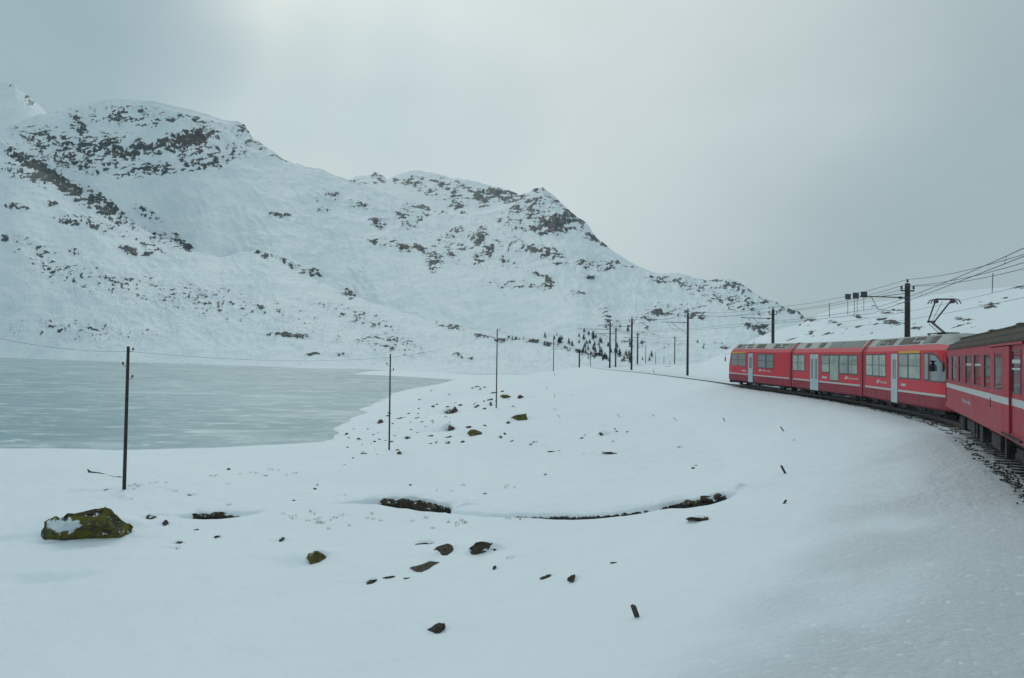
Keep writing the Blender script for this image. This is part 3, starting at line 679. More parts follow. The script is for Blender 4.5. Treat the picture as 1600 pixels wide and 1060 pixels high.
P = np.array(P); P[:, 2] = height(P[:, 0], P[:, 1])+.015
scatter_stones(0, P, 'ballast', M['ballast'], .018, .05, kind='stuff', label='dark ballast stones showing through the snow along the rails', cat='gravel')

# ------------------------------------------------------------------ lettering
def text_part(name, body, material, parent, x, y, z, h, width=None, slant=0.):
    ws = body.split(); n = len(body)
    if len(ws) > 1:
        a = 0
        for w in ws: word_part(name, w, material, parent, x-width*a/n, y, z, h, width*len(w)/n, slant); a += len(w)+1
    else: word_part(name, body, material, parent, x, y, z, h, width, slant)
def word_part(name, body, material, parent, x, y, z, h, width=None, slant=0.):
    cu = bpy.data.curves.new('t', 'FONT'); cu.body = body; cu.size = h*1.35; cu.extrude = .004; cu.shear = slant
    t = bpy.data.objects.new('t', cu); COL.objects.link(t)
    dg = bpy.context.evaluated_depsgraph_get(); me = bpy.data.meshes.new_from_object(t.evaluated_get(dg))
    bpy.data.objects.remove(t); bpy.data.curves.remove(cu)
    xs = [v.co.x for v in me.vertices]; w = max(xs)-min(xs); k = (width/w) if width else 1
    for v in me.vertices: v.co = Vector((x - (v.co.x-min(xs))*k, y+v.co.z, z+v.co.y))
    me.materials.append(material); o = bpy.data.objects.new(name, me); COL.objects.link(o); o.parent = parent; return o
def emblem(parent, x, y, z, h, material):
    """two slanted bars and an arrow shaped as the railway's emblem on the side"""
    m = MB()
    for dx, z0, z1 in ((0, 0, .38), (.10, .55, 1.0)):
        m.poly([(x-dx, y, z+z0*h), (x-dx-.30, y, z+z0*h), (x-dx-.42, y, z+z1*h), (x-dx-.12, y, z+z1*h)])
    m.poly([(x-.34, y, z), (x-.46, y, z), (x-.66, y, z+h), (x-.54, y, z+h)])
    return m.build('emblem', material, parent)

# ------------------------------------------------------------------ the three-part railcar
HW = 1.325
def car_empty(name, near, far, zn, zf, **k):
    near = np.array(near, float); far = np.array(far, float); d = far-near; L = np.linalg.norm(d); t = d/L; n = np.array([t[1], -t[0]])
    o = near+n*HW; e = empty(name, (o[0], o[1], zn), atan2(t[1], t[0]), **k); e.rotation_euler[1] = -math.atan2(zf-zn, L); return e, L
def surface(x, y, z, L, nose):
    """body skin with the slanted, narrowing driving end ('near' = x small, 'far' = x large)"""
    if not nose: return (x, y, z)
    xi = x if nose == 'near' else L-x
    t = max(0, 1-xi/2.4)
    sh = 1.05*(max(0, z-1.45)/2.3)**1.25*t**1.3 + .25*t*t*(abs(y)/HW)**2*0
    y2 = y*(1-.27*t**2.6); z2 = z-.45*t*t*max(0, (z-2.9)/.9)
    xi2 = xi+sh
    return (xi2 if nose == 'near' else L-xi2, y2, z2)
def loft(name, material, parent, prof, xs, L, nose, cap=None):
    m = MB(); rows = []
    for x in xs:
        rows.append([m.bm.verts.new(surface(x, y, z, L, nose)) for y, z in prof])
    for A, B in zip(rows, rows[1:]):
        for k in range(len(prof)-1): m.bm.faces.new((A[k], A[k+1], B[k+1], B[k]))
    return m, rows
def stations(L, x0, x1, nose):
    xs = [x0, x1]
    if nose == 'near': xs += [2.4*k/12 for k in range(13) if 2.4*k/12 > x0]
    if nose == 'far': xs += [L-2.4*k/12 for k in range(13) if L-2.4*k/12 < x1]
    return sorted(set(xs))
def side_panel(m, L, nose, xa, xb, za, zb, off, ztop=None, n=1, bot=None):
    """thin panel on the left flank between xa..xb, za..zb, following the skin"""
    cols = []
    for i in range(n+1):
        x = xa+(xb-xa)*i/n; zt = zb if ztop is None else ztop(i/n); zs = [za+(zt-za)*j/max(1, n) for j in range(n+1)] if n > 1 else [za, zt]
        cols.append([(surface(x, HW, z, L, nose)) for z in zs])
    A = [[m.bm.verts.new((p[0], p[1]+off, p[2])) for p in c] for c in cols]
    B = [[m.bm.verts.new((p[0], p[1]-.02, p[2])) for p in c] for c in cols]
    for i in range(n):
        for j in range(len(A[0])-1): m.bm.faces.new((A[i][j], A[i][j+1], A[i+1][j+1], A[i+1][j]))
    k = len(A[0])-1
    for i in range(n):
        m.bm.faces.new((A[i][0], A[i+1][0], B[i+1][0], B[i][0])); m.bm.faces.new((A[i][k], B[i][k], B[i+1][k], A[i+1][k]))
    for c in (0, n):
        for j in range(k): m.bm.faces.new((A[c][j], B[c][j], B[c][j+1], A[c][j+1]))
def bogie(parent, x, z=.35):
    b = MB(); b.box(x-1.35, x+1.35, -1.02, -.86, .32, .56, .03).box(x-1.35, x+1.35, .86, 1.02, .32, .56, .03).box(x-.25, x+.25, -.86, .86, .36, .6, .02)
    for s in (-1, 1): b.box(x-.3, x+.3, s*.9-.1, s*.9+.16, .18, .42, .04)
    o = b.build('bogie', M['under'], parent)
    for dx in (-.9, .9):
        w = MB(); w.tube([(x+dx, -.56, z), (x+dx, -.44, z)], z, 20).tube([(x+dx, .44, z), (x+dx, .56, z)], z, 20).tube([(x+dx, -.9, z), (x+dx, .9, z)], .07, 8)
        w.build('wheelset', M['under'], o)
def railcar(name, near, far, zn, zf, nose, wins, doors, yellow, text, plate, roofbits, label, xe0=.12, xe1=.12):
    e, L = car_empty(name, near, far, zn, zf, label=label, cat='railcar', group='coupled cars of the three part red railcar')
    x0 = 0 if nose == 'near' else xe0; x1 = L if nose == 'far' else L-xe1; xs = stations(L, x0, x1, nose)
    P_low = [(1.25, .42), (HW, .50), (HW, 1.00)]; P_str = [(HW, 1.00), (HW, 1.10)]; P_body = [(HW, 1.10), (HW, 1.6), (HW, 2.2), (HW, 2.8), (HW-.012, 3.04)]
    P_cor = [(HW-.012, 3.04), (1.17, 3.31)]; P_roof = [(1.175, 3.31), (1.15, 3.33), (.82, 3.72), (.70, 3.77), (0, 3.80)]
    def mir(p): return [(-y, z) for y, z in reversed(p)]
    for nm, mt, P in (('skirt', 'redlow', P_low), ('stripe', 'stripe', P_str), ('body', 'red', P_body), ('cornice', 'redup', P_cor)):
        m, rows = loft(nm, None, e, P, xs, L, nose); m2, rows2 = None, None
        rowsR = [[m.bm.verts.new(surface(x, y, z, L, nose)) for y, z in mir(P)] for x in xs]
        for A, B in zip(rowsR, rowsR[1:]):
            for k in range(len(P)-1): m.bm.faces.new((A[k], A[k+1], B[k+1], B[k]))
        if nm == 'skirt':
            for A, B, C_, D_ in zip(rows, rows[1:], rowsR, rowsR[1:]): m.bm.faces.new((A[0], B[0], D_[-1], C_[-1]))
        for idx in (0, -1):                               # close both ends band by band
            A = rows[idx]; Bq = rowsR[idx][::-1]
            isn = (nose == 'near' and idx == 0) or (nose == 'far' and idx == -1)
            if not (isn and nm == 'body'):
                for k in range(len(P)-1): m.bm.faces.new((A[k], A[k+1], Bq[k+1], Bq[k]))
            else:
                m.bm.faces.new((A[0], A[1], Bq[1], Bq[0])); g = MB()
                for k in range(1, len(P)-1): g.poly([tuple(A[k].co), tuple(A[k+1].co), tuple(Bq[k+1].co), tuple(Bq[k].co)])
                g.build('windscreen', M['glasscab'], e)
        m.build(nm, M[mt], e)
    m, rows = loft('roof', None, e, P_roof + mir(P_roof)[1:], xs, L, nose)
    for r_ in (rows[0], rows[-1]): m.bm.faces.new(r_)
    roof = m.build('roof', M['greyroof'], e)
    # the dark red end frame next to each gangway
    for xx, on in ((x0, nose != 'near'), (x1, nose != 'far')):
        if on:
            m = MB(); a, b = (xx-.02, xx+.30) if xx == x0 else (xx-.30, xx+.02)
            pr = [(HW+.012, .48), (HW+.012, 3.05), (1.18, 3.34), (.82, 3.74), (-.82, 3.74), (-1.18, 3.34), (-HW-.012, 3.05), (-HW-.012, .48)]
            m.prism(pr, a, b); m.build('end_frame', M['redend'], e)
            m = MB(); c, d = (xx-.02-.42, xx-.02) if xx == x0 else (xx+.02, xx+.02+.42)
            for k in range(6):
                t0, t1 = c+(d-c)*k/6, c+(d-c)*(k+1)/6; tm = (t0+t1)/2
                for (p, q, s, s2) in ((t0, tm, 1, 1.05), (tm, t1, 1.05, 1)):
                    pa = [(y*.90*s, .7+(z-.7)*.97*s) for y, z in pr]; pb = [(y*.90*s2, .7+(z-.7)*.97*s2) for y, z in pr]
                    A = [m.bm.verts.new((p, *v)) for v in pa]; B = [m.bm.verts.new((q, *v)) for v in pb]
                    for i in range(8): m.bm.faces.new((A[i], A[(i+1) % 8], B[(i+1) % 8], B[i]))
            m.build('gangway_bellows', M['bellows'], e)
    for grp in wins:                                       # (s0, s1, z0, z1, [panes (a, b, z0)], gl)
        s0, s1, za, zb, panes, gl = grp
        m = MB(); side_panel(m, L, nose, L-s1-.05, L-s0+.05, za-.05, zb+.05, .006)
        for (a, b, zc) in panes:
            if zc < za: side_panel(m, L, nose, L-b-.05, L-a+.05, zc-.05, za-.04, .0065)
        w = m.build('window', M['frame'], e)
        for (a, b, zc) in panes:
            g = MB(); side_panel(g, L, nose, L-b+.03, L-a-.03, zc+.03, zb-.02, .012); g.build('pane', M[gl], w)
            if (b-a) > .9 and zc >= za:                   # the tilting upper sash
                g = MB(); side_panel(g, L, nose, L-b+.03, L-a-.03, za+(zb-za)*.50, za+(zb-za)*.53, .018); g.build('transom', M['frame'], w)
    for (a, b, leaves) in doors:
        m = MB(); side_panel(m, L, nose, L-b-.035, L-a+.035, .40, 2.93, .004); fr = m.build('door', M['frame'], e)
        w = (b-a)/leaves
        for k in range(leaves):
            m = MB(); side_panel(m, L, nose, L-a-(k+1)*w+.01, L-a-k*w-.01, .42, 2.90, .016); lf = m.build('door_leaf', M['door'], fr)
            z0 = 1.62 if leaves == 1 else 1.2
            g = MB(); c = L-a-(k+.5)*w; hw = w*.26; side_panel(g, L, nose, c-hw, c+hw, z0, 2.60, .024); g.build('door_window', M['glassdoor'], fr)
    if yellow:
        m = MB(); side_panel(m, L, nose, L-yellow[1], L-yellow[0], 2.915, 3.03, .014); m.build('class_band', M['yellow'], e)
    if text:
        emblem(e, L-text[0], HW+.012, text[2]-.01, .17, M['white']); text_part('lettering', text[3], M['white'], e, L-text[0]-.72, HW+.010, text[2], .155, text[1]-text[0]-.72, .2)
    if plate:
        m = MB(); side_panel(m, L, nose, L-plate[1], L-plate[0], 1.30, 1.42, .012); m.build('number_plate', M['stripe'], e)
    seams = [L*f for f in (.10, .24, .44, .52, .66, .80, .93)]
    for k, x in enumerate(seams):                          # panel joints and hatches in the skirt
        if any(a-.1 < L-x < b+.1 for a, b, n_ in doors): continue
        m = MB(); side_panel(m, L, nose, x, x+.018, .52, .98, .004)
        if k % 2: side_panel(m, L, nose, x+.03, x+1.0, .90, .915, .004); side_panel(m, L, nose, x+1.01, x+1.028, .52, .915, .004)
        m.build('hatch_seam', M['bellows'], e)
    for (a, b, t0, t1, mt) in roofbits:
        m = MB()
        def rp(x, t, o): y = 1.15-(1.15-.82)*t; z = 3.33+(3.72-3.33)*t; p = surface(x, y, z, L, nose); return (p[0], p[1]+o*.75, p[2]+o*.65)
        A = [m.bm.verts.new(rp(x, t, .025)) for x, t in ((L-b, t0), (L-a, t0), (L-a, t1), (L-b, t1))]; B = [m.bm.verts.new(rp(x, t, -.02)) for x, t in ((L-b, t0), (L-a, t0), (L-a, t1), (L-b, t1))]
        m.bm.faces.new(A)
        for k in range(4): m.bm.faces.new((A[k], A[(k+1) % 4], B[(k+1) % 4], B[k]))
        m.build('roof_grille', M[mt], roof)
    m = MB(); m.box(1.6 if nose == 'near' else .4, L-(1.6 if nose == 'far' else .4), -1.1, 1.1, .30, .45)
    for k in range(5):
        x = L*(.14+.18*k); m.box(x-.5, x+.5, -1.18, 1.18, .22+.04*(k % 2), .44, .03)
    m.build('underframe', M['under'], e)
    for x in ((L*.16 if nose != 'near' else 3.0), (L*.84 if nose != 'far' else L-3.0)): bogie(e, x)
    if nose:
        m = MB(); xa = -.02 if nose == 'near' else L-.55; m.box(xa, xa+.57, -.9, .9, .14, .46, .05)
        xt = -.45 if nose == 'near' else L; m.box(xt, xt+.47, -.12, .12, .52, .76, .03).tube([(xt if nose == 'near' else xt+.42, 0, .64), (xt+.07 if nose == 'near' else xt+.49, 0, .64)], .24, 14)
        m.build('snow_plough', M['under'], e)
        xi = .62; x = xi if nose == 'near' else L-xi
        m = MB(); m.box(x-.07, x+.07, HW+.18, HW+.26, 2.10, 2.50, .02); p = surface(x, HW, 2.85, L, nose); m.tube([(p[0], p[1]-.05, 2.85), (x, HW+.22, 2.80), (x, HW+.22, 2.5)], .015, 6)
        m.build('mirror', M['frame'], e)
    return e, L
G1 = 1.70
n3 = (20.7-2.1*14/12.084, 46-11.9*14/12.084)
car3, L3 = railcar('railcar', n3, (20.7, 46), 0, 0, 'near',
    [(.70, 4.45, G1, 2.86, [(.70, 2.0, G1), (2.1, 3.2, G1), (3.3, 4.45, G1)], 'glass'), (6.74, 9.85, G1, 2.88, [(6.74, 8.08, G1), (8.22, 9.85, G1)], 'glass'), (10.42, 10.95, G1-.02, 2.88, [(10.42, 10.95, G1)], 'glasscab')],
    [(5.45, 6.5, 1)], (6.68, 9.8), (2.75, 4.75, 1.33, 'Ferrovia retica'), (7.08, 7.8),
    [(1.8, 2.6, .1, .95, 'grille2'), (2.7, 3.7, .12, .40, 'grille'), (2.9, 3.9, .55, .9, 'grille'), (4.0, 4.9, .1, .92, 'grille'), (6.0, 7.7, .1, .92, 'grille'), (7.8, 9.0, .08, .35, 'grille'), (8.0, 9.3, .55, .9, 'grille'), (9.5, 10.3, .1, .92, 'grille2'), (10.5, 11.2, .1, .92, 'grille')],
    'rear car of the railcar with raised pantograph and sloping cab, next to the older coach')
# side window of the driver's cab, curving down with the pillar
m = MB(); zt = lambda t: 1.74+1.12*(1-t**2.2)
side_panel(m, L3, 'near', L3-13.45, L3-11.12, 1.62, 2.9, .008, ztop=lambda t: 1.66+1.26*(1-(1-t)**2.4)**.9, n=10); cw = m.build('cab_window', M['frame'], car3)
m = MB(); side_panel(m, L3, 'near', L3-13.30, L3-11.22, 1.68, 2.86, .014, ztop=lambda t: 1.72+1.10*(1-(1-t)**2.4)**.9, n=10); m.build('pane', M['glasscab'], cw)
m = MB(); side_panel(m, L3, 'near', L3-13.25, L3-11.25, 1.70, 1.98, .02); m.build('desk', M['glassdoor'], cw)
m = MB(); p = (L3-11.55, 1.18+.155, 2.35); m.tube([(p[0], p[1], p[2]-.25), (p[0], p[1]+.01, p[2]), (p[0], p[1], p[2]+.22)], .18, 12); m.build('driver_seat', M['seat'], cw)
car2, L2 = railcar('railcar', (20.7, 46), (21.35, 59.6), 0, .05, None,
    [(.30, 3.05, G1, 2.84, [(.30, 1.5, G1), (1.6, 3.05, G1)], 'glass'), (6.62, 12.75, G1, 2.84, [(6.62, 8.0, G1), (8.15, 9.72, 1.2), (9.88, 11.25, G1), (11.4, 12.75, G1)], 'glass')],
    [(4.3, 5.98, 2)], None, (10.7, 12.85, 1.37, 'Ferrovia retica'), (6.7, 7.65),
    [(2.4, 3.3, .15, .9, 'grille'), (5.3, 6.3, .1, .9, 'grille'), (7.4, 9.4, .05, .95, 'grille2'), (9.5, 12.9, .05, .95, 'grille2')],
    'middle car of the railcar with wide double door and one deep window')
car1, L1 = railcar('railcar', (21.35, 59.6), (20.4, 74.6), .05, .20, 'far',
    [(1.7, 5.35, G1+.05, 2.88, [(1.7, 3.4, G1+.05), (3.55, 5.35, G1+.05)], 'glassfar'), (8.25, 11.55, G1+.03, 2.86, [(8.25, 9.9, G1+.03), (10.1, 11.55, G1+.03)], 'glassfar'), (.35, .95, 1.6, 2.75, [(.35, .95, 1.62)], 'glassdoor')],
    [(6.0, 7.1, 1)], (1.6, 5.33), (8.4, 11.0, 1.43, 'Viafier retica'), (4.46, 5.45),
    [(2.5, 3.3, .12, .9, 'grille'), (3.4, 4.3, .1, .92, 'grille2'), (5.1, 6.3, .12, .35, 'grille'), (4.9, 6.0, .6, .9, 'grille'), (7.2, 9.0, .1, .92, 'grille'), (11.0, 11.9, .1, .92, 'grille'), (12.1, 13.2, .10, .35, 'grille'), (12.3, 13.4, .6, .9, 'grille'), (13.6, 14.6, .08, .95, 'grille2')],
    'leading car of the railcar at the far end of the train, beside the distant masts', xe0=.12)
# pantograph on the rear car
px_ = 5.0
pt = MB(); pt.tube([(px_-.6, -.45, 3.86), (px_+.9, -.45, 3.86)], .03, 6).tube([(px_-.6, .45, 3.86), (px_+.9, .45, 3.86)], .03, 6).tube([(px_-.5, -.45, 3.88), (px_-.5, .45, 3.88)], .03, 6).tube([(px_+.8, -.45, 3.88), (px_+.8, .45, 3.88)], .03, 6)
for a in (-.5, .8):
    for b in (-.4, .4): pt.tube([(px_+a, b, 3.76), (px_+a, b, 3.88)], .05, 8)
pan = pt.build('pantograph', M['steel'], car3)
m = MB(); m.tube([(px_, 0, 3.90), (px_+1.75, 0.0, 4.50)], .055, 8); m.build('lower_arm', M['steel'], pan)
m = MB(); m.tube([(px_+.4, .1, 3.90), (px_+1.85, .08, 4.40)], .016, 6).tube([(px_+1.75, -.18, 4.5), (px_+1.75, .18, 4.5)], .05, 8); m.build('control_rod', M['steel'], pan)
m = MB()
for s in (-1, 1): m.tube([(px_+1.75, s*.14, 4.5), (px_+.15, s*.34, 5.42)], .035, 8)
m.tube([(px_+1.6, .30*0, 4.55), (px_+.25, 0, 5.40)], .012, 6)
m.build('upper_arm', M['steel'], pan)
m = MB()
for dx in (-.18, .22):
    m.tube([(px_+dx, -.66, 5.27), (px_+dx, -.57, 5.44), (px_+dx, -.4, 5.49), (px_+dx, .4, 5.49), (px_+dx, .57, 5.44), (px_+dx, .66, 5.27)], .026, 6)
for b in (-.36, .36): m.tube([(px_-.2, b, 5.44), (px_+.24, b, 5.44)], .03, 6).box(px_-.2, px_+.24, b-.04, b+.04, 5.30, 5.42)
m.build('collector_head', M['steel'], pan)

# ------------------------------------------------------------------ the older coach
def coach():
    A = np.array((10.4, 15.9)); B = np.array((16.9, 30.5)); t = (B-A)/np.linalg.norm(B-A); A0 = A-t*1.6; L = 17.1
    e, L = car_empty('passenger_coach', A0, A0+t*L, 0, 0, label='older red coach with brown roof and tall narrow windows, nearest to the viewer', cat='train coach')
    o = 1.6
    W_ = [(14.12, 15.08), (11.85, 13.35), (9.85, 11.25), (7.92, 9.42), (6.02, 7.42), (4.35, 5.42)]
    W_ = [(a+o, b+o) for a, b in W_]; z0, z1 = 1.84, 2.74; y0, y1 = HW-.09, HW
    dA, dB = 1.50+o, 4.20+o                      # sliding leaf; then the recess
    rA, rB = -.05+o, 1.50+o
    m = MB()
    m.box(dB, L-.0, y0, y1, .82, z0); m.box(dB, L, y0, y1, z1, 2.97)
    xs = [dB] + [v for w in reversed(W_) for v in w] + [L]
    for a, b in zip(xs[::2], xs[1::2]): m.box(a, b, y0, y1, z0-.001, z1+.001)
    m.box(0, rA, y0, y1, .82, 2.97); m.box(rA, dB, y0, y1, 2.90, 2.97); m.box(rA, dB, y0, y1, .82, .96)
    m.box(rA, rB, y0-.10, y1-.040, .96, 2.90)                    # recessed second leaf
    m.box(0, L, -HW, -HW+.09, .82, 2.97); m.box(0, .06, -HW+.09, y0, .82, 2.97); m.box(L-.06, L, -HW+.09, y0, .82, 2.97); m.box(.06, L-.06, -HW+.09, y0, .82, .95)
    m.box(0.3, L-.3, -.4, y0-.45, .95, 2.9)
    body = m.build('body', M['redcoach'], e)
    m = MB()
    for a, b in W_: m.box(a-.02, b+.02, y0+.004, y0+.02, z0-.02, z1+.02)
    for i, (a, b) in enumerate(W_):
        w = MB(); f = .035
        w.box(a, b, y1-.03, y1-.006, z0, z0+f).box(a, b, y1-.03, y1-.006, z1-f, z1).box(a, a+f, y1-.03, y1-.006, z0+f, z1-f).box(b-f, b, y1-.03, y1-.006, z0+f, z1-f)
        w.box(a+f, b-f, y1-.03, y1-.012, z0+.60*(z1-z0), z0+.60*(z1-z0)+.03)
        wo = w.build('window', M['frame'], e)
        g = MB(); g.box(a+.005, b-.005, y1-.045, y1-.022, z0+.005, z1-.005); g.build('pane', M['glassold'], wo)
        if rnd.random() < .7:
            g = MB(); g.box(a+.05, b-.05, y1-.0218, y1-.0205, z0+.62*(z1-z0)+.02, z0+.62*(z1-z0)+rnd.uniform(.05, .12)); g.build('inner_rail', M['stripe'], wo)
    m.bm.free()
    # the sliding leaf, proud of the side
    m = MB(); a, b = 2.2+o, dB; wa, wb = 2.45+o, 3.52+o
    m.box(a, wa, y1-.03, y1+.018, .90, 2.88).box(wb, b, y1-.03, y1+.018, .90, 2.88).box(wa, wb, y1-.03, y1+.018, .90, 1.86).box(wa, wb, y1-.03, y1+.018, 2.76, 2.88)
    m.box(rB-.0, a, y0-.02, y1+.0165, .90, 2.88)
    d = m.build('door', M['redcoach'], e)
    g = MB(); g.box(wa, wb, y1-.01, y1+.006, 1.86, 2.76); g.build('door_window', M['glassold'], d)
    g = MB()
    for q in ((wa, wb, 1.86, 1.89), (wa, wb, 2.73, 2.76), (wa, wa+.03, 1.89, 2.73), (wb-.03, wb, 1.89, 2.73)): g.box(q[0], q[1], y1+.006, y1+.014, q[2], q[3])
    g.build('door_window_frame', M['frame'], d)
    g = MB(); g.tube([(b-.12, y1+.01, 1.40), (b-.12, y1+.03, 1.41), (b-.12, y1+.03, 1.62), (b-.12, y1+.01, 1.63)], .014, 6); g.build('door_handle', M['steel'], d)
    wa, wb = .42+o, 1.42+o
    g = MB(); g.box(wa, wb, y1-.05, y1-.032, 1.88, 2.76); g.build('pane', M['glassold'], body)
    g = MB()
    for q in ((wa-.03, wb+.03, 1.85, 1.88), (wa-.03, wb+.03, 2.76, 2.79), (wa-.03, wa, 1.88, 2.76), (wb, wb+.03, 1.88, 2.76)): g.box(q[0], q[1], y1-.045, y1-.028, q[2], q[3])
    g.build('window', M['frame'], e)
    g = MB(); g.box(wa+.02, wb-.02, y1-.0318, y1-.030, 2.50, 2.58).box(wa+.02, wb-.02, y1-.0318, y1-.030, 2.36, 2.40); g.build('window_sticker', M['stripe'], body)
    g = MB(); g.box(rA-.1, dB+.05, y1+.002, y1+.035, 2.90, 2.955, .01); g.build('door_rail', M['redcoach'], e)
    g = MB(); g.box(rA+.05, dB-1.9, y1-.06, y1+.05, .88, .925); g.build('door_step', M['under'], e)
    # pale band under the windows
    g = MB(); g.box(dB+.003, L-.003, y1+.001, y1+.004, 1.57, 1.73).box(0.0, rA, y1+.001, y1+.004, 1.57, 1.73); g.box(rB, dB-.001, y1+.0185, y1+.021, 1.57, 1.73); g.box(rA, rB-.001, y1-.0395, y1-.037, 1.57, 1.73)
    g.build('stripe', M['stripe'], e)
    text_part('lettering', 'Rhätische Bahn', M['stripe'], e, 10.2+o, y1+.003, 1.24, .12, 2.1)
    g = MB(); n = 20; c = (-.12+o-.12, y1+.004, 2.62); g.poly([(c[0]+.10*cos(2*pi*k/n), c[1], c[2]+.10*sin(2*pi*k/n)) for k in range(n)]); g.build('door_sign', M['yellow'], e)
    for s in (15.25, ): g = MB(); g.box(s+o-.06, s+o+.02, y1+.001, y1+.03, 1.0, 2.9); g.build('corner_strip', M['redcoach'], e)
    # roof with a curved section, gutter and ventilators
    prof = [(HW+.03, 2.965), (HW+.035, 3.01), (HW-.03, 3.10), (1.12, 3.25), (.90, 3.37), (.6, 3.47), (.3, 3.52), (0, 3.54)]; prof = prof+[(-y, z) for y, z in reversed(prof[:-1])]
    m = MB(); rows = []
    xs = [-.02, .1, L-1.3, L-.9, L-.5, L-.2, L+.12]
    for x in xs:
        t = max(0, (x-(L-1.3))/1.42); k = 1-.0*t; rows.append([m.bm.verts.new((x, y*(1-.04*t*t), 2.965+(z-2.965)*(1-.62*t**2.2))) for y, z in prof])
    for A_, B_ in zip(rows, rows[1:]):
        for k in range(len(prof)-1): m.bm.faces.new((A_[k], A_[k+1], B_[k+1], B_[k]))
    m.bm.faces.new(rows[0]); m.bm.faces.new(rows[-1])
    for A_, B_ in zip(rows, rows[1:]): m.bm.faces.new((A_[0], A_[-1], B_[-1], B_[0]))
    roof = m.build('roof', M['brownroof'], e)
    g = MB(); g.box(0, L-.3, HW-.12, HW-.08, 3.12, 3.175).box(0, L-.8, .88, .93, 3.36, 3.42); g.build('roof_rib', M['brownroof'], roof)
    for x in (L-2.2, L-7.5, L-12.5):
        g = MB(); g.box(x-.35, x+.35, -.25, .25, 3.5, 3.62, .04).box(x-.25, x+.25, -.17, .17, 3.62, 3.68, .03); g.build('ventilator', M['grille'], roof)
    for x in (2.9, L-2.9): bogie(e, x)
    g = MB(); g.box(.3, L-.3, -1.05, 1.05, .62, .82); g.box(L-6.8, L-5.0, .55, 1.15, .35, .70, .03); g.box(5.6, 7.0, .6, 1.15, .30, .70, .03).box(8.2, 8.8, .7, 1.2, .28, .74, .02)
    for x in (L-4.4, L-4.0, 9.6, 4.6): g.box(x-.1, x+.1, 1.0, 1.18, .25, .80, .01)
    g.build('underframe', M['under'], e)
    g = MB(); g.box(L, L+.16, -.65, .65, .95, 2.95); 
    for s in (1, 1.06): g.box(L+.16, L+.34, -.60*s, .60*s, 1.0, 2.9)
    g.build('gangway_bellows', M['bellows'], e)
    g = MB(); g.box(L, L+.75, -.1, .1, .56, .76, .02).tube([(L+.68, 0, .66), (L+.80, 0, .66)], .26, 16).tube([(L, .75, .9), (L+.1, .75, .6), (L+.3, .70, .5)], .03, 6); g.build('coupler', M['under'], e)
    return e
coach()

# ------------------------------------------------------------------ catenary masts
def gz(x, y): return float(height(np.array([float(x)]), np.array([float(y)]), creek=False)[0])
MASTS = []
def mast_at(px, depth, top, arm, label, thick=.17, tie=False):
    u, _ = ue(px, top); x = u/F*depth; p = at_depth(px, top, depth); z0 = gz(x, depth)
    H = p.z-z0-.25
    s = s_of_y(depth); q = track_at(s); ang = atan2(q[1]-depth, q[0]-x)                # towards the track
    e = empty('catenary_mast', (x, depth, z0), ang, label=label, cat='catenary mast', group='overhead line masts beside the track')
    m = MB(); m.tube([(0, 0, -.6), (0, 0, H)], thick, 12, thick*.82); m.build('mast_pole', M['steel'], e)
    m = MB(); m.box(-.42, .42, -.05, .05, H-.50, H-.42); m.build('crossarm', M['steel'], e)
    for dx, z in ((-.38, H-.42), (.38, H-.42), (0, H)):
        m = MB(); m.tube([(dx, 0, z), (dx, 0, z+.12)], .02, 6).tube([(dx, 0, z+.08), (dx, 0, z+.16)], .085, 10, .065).tube([(dx, 0, z+.17), (dx, 0, z+.26)], .075, 10, .05); m.build('insulator', M['insul'], e)
    if arm:
        zc = EYE and (q[2]+6.6); zc = min(q[2]+6.6-z0, H-.9)
        m = MB(); m.tube([(0, 0, zc), (arm, 0, zc+.06)], .035, 6).tube([(.35, 0, zc), (.55, 0, zc)], .075, 8).tube([(0, 0, H-.6 if tie else zc-1.45), (arm*.62, 0, zc+.02)], .02, 6).tube([(arm*.75, 0, zc), (arm*.62, 0, zc-.75), (arm*.35, 0, zc-.85)], .018, 6)
        m.build('cantilever', M['steel'], e)
    MASTS.append((e, x, depth, z0, H, ang)); return e
mast_at(1765, 20.5, 340, 2.2, 'nearest overhead line mast beside the older coach, beyond the picture edge')
mast_at(1418, 49, 437, 3.0, 'thick mast standing behind the grey roof of the rear railcar', .19, True)
mast_at(1208, 77, 480, 3.2, 'mast rising behind the leading railcar', .17)
mast_at(1075, 98, 487, 3.4, 'tall mast with cantilever just left of the train', .16)
mast_at(987.5, 118, 495, 5.2, 'tall dark mast, second one to the left of the train', .16)
mast_at(953.5, 135, 502, 5.6, 'mast with long cantilever, leftmost of the full height masts', .15)
mast_at(962.5, 160, 511, 4.8, 'mast close behind the leftmost tall mast', .16)
mast_at(996.5, 190, 519, 3.0, 'mast just right of the second tall mast, with loops at its top', .19)
mast_at(1054.5, 222, 525, 3.6, 'small far mast standing alone on the snow bank', .16)
e = mast_at(905.5, 190, 545, 0, 'short thick post where the track bends out of sight', .2)
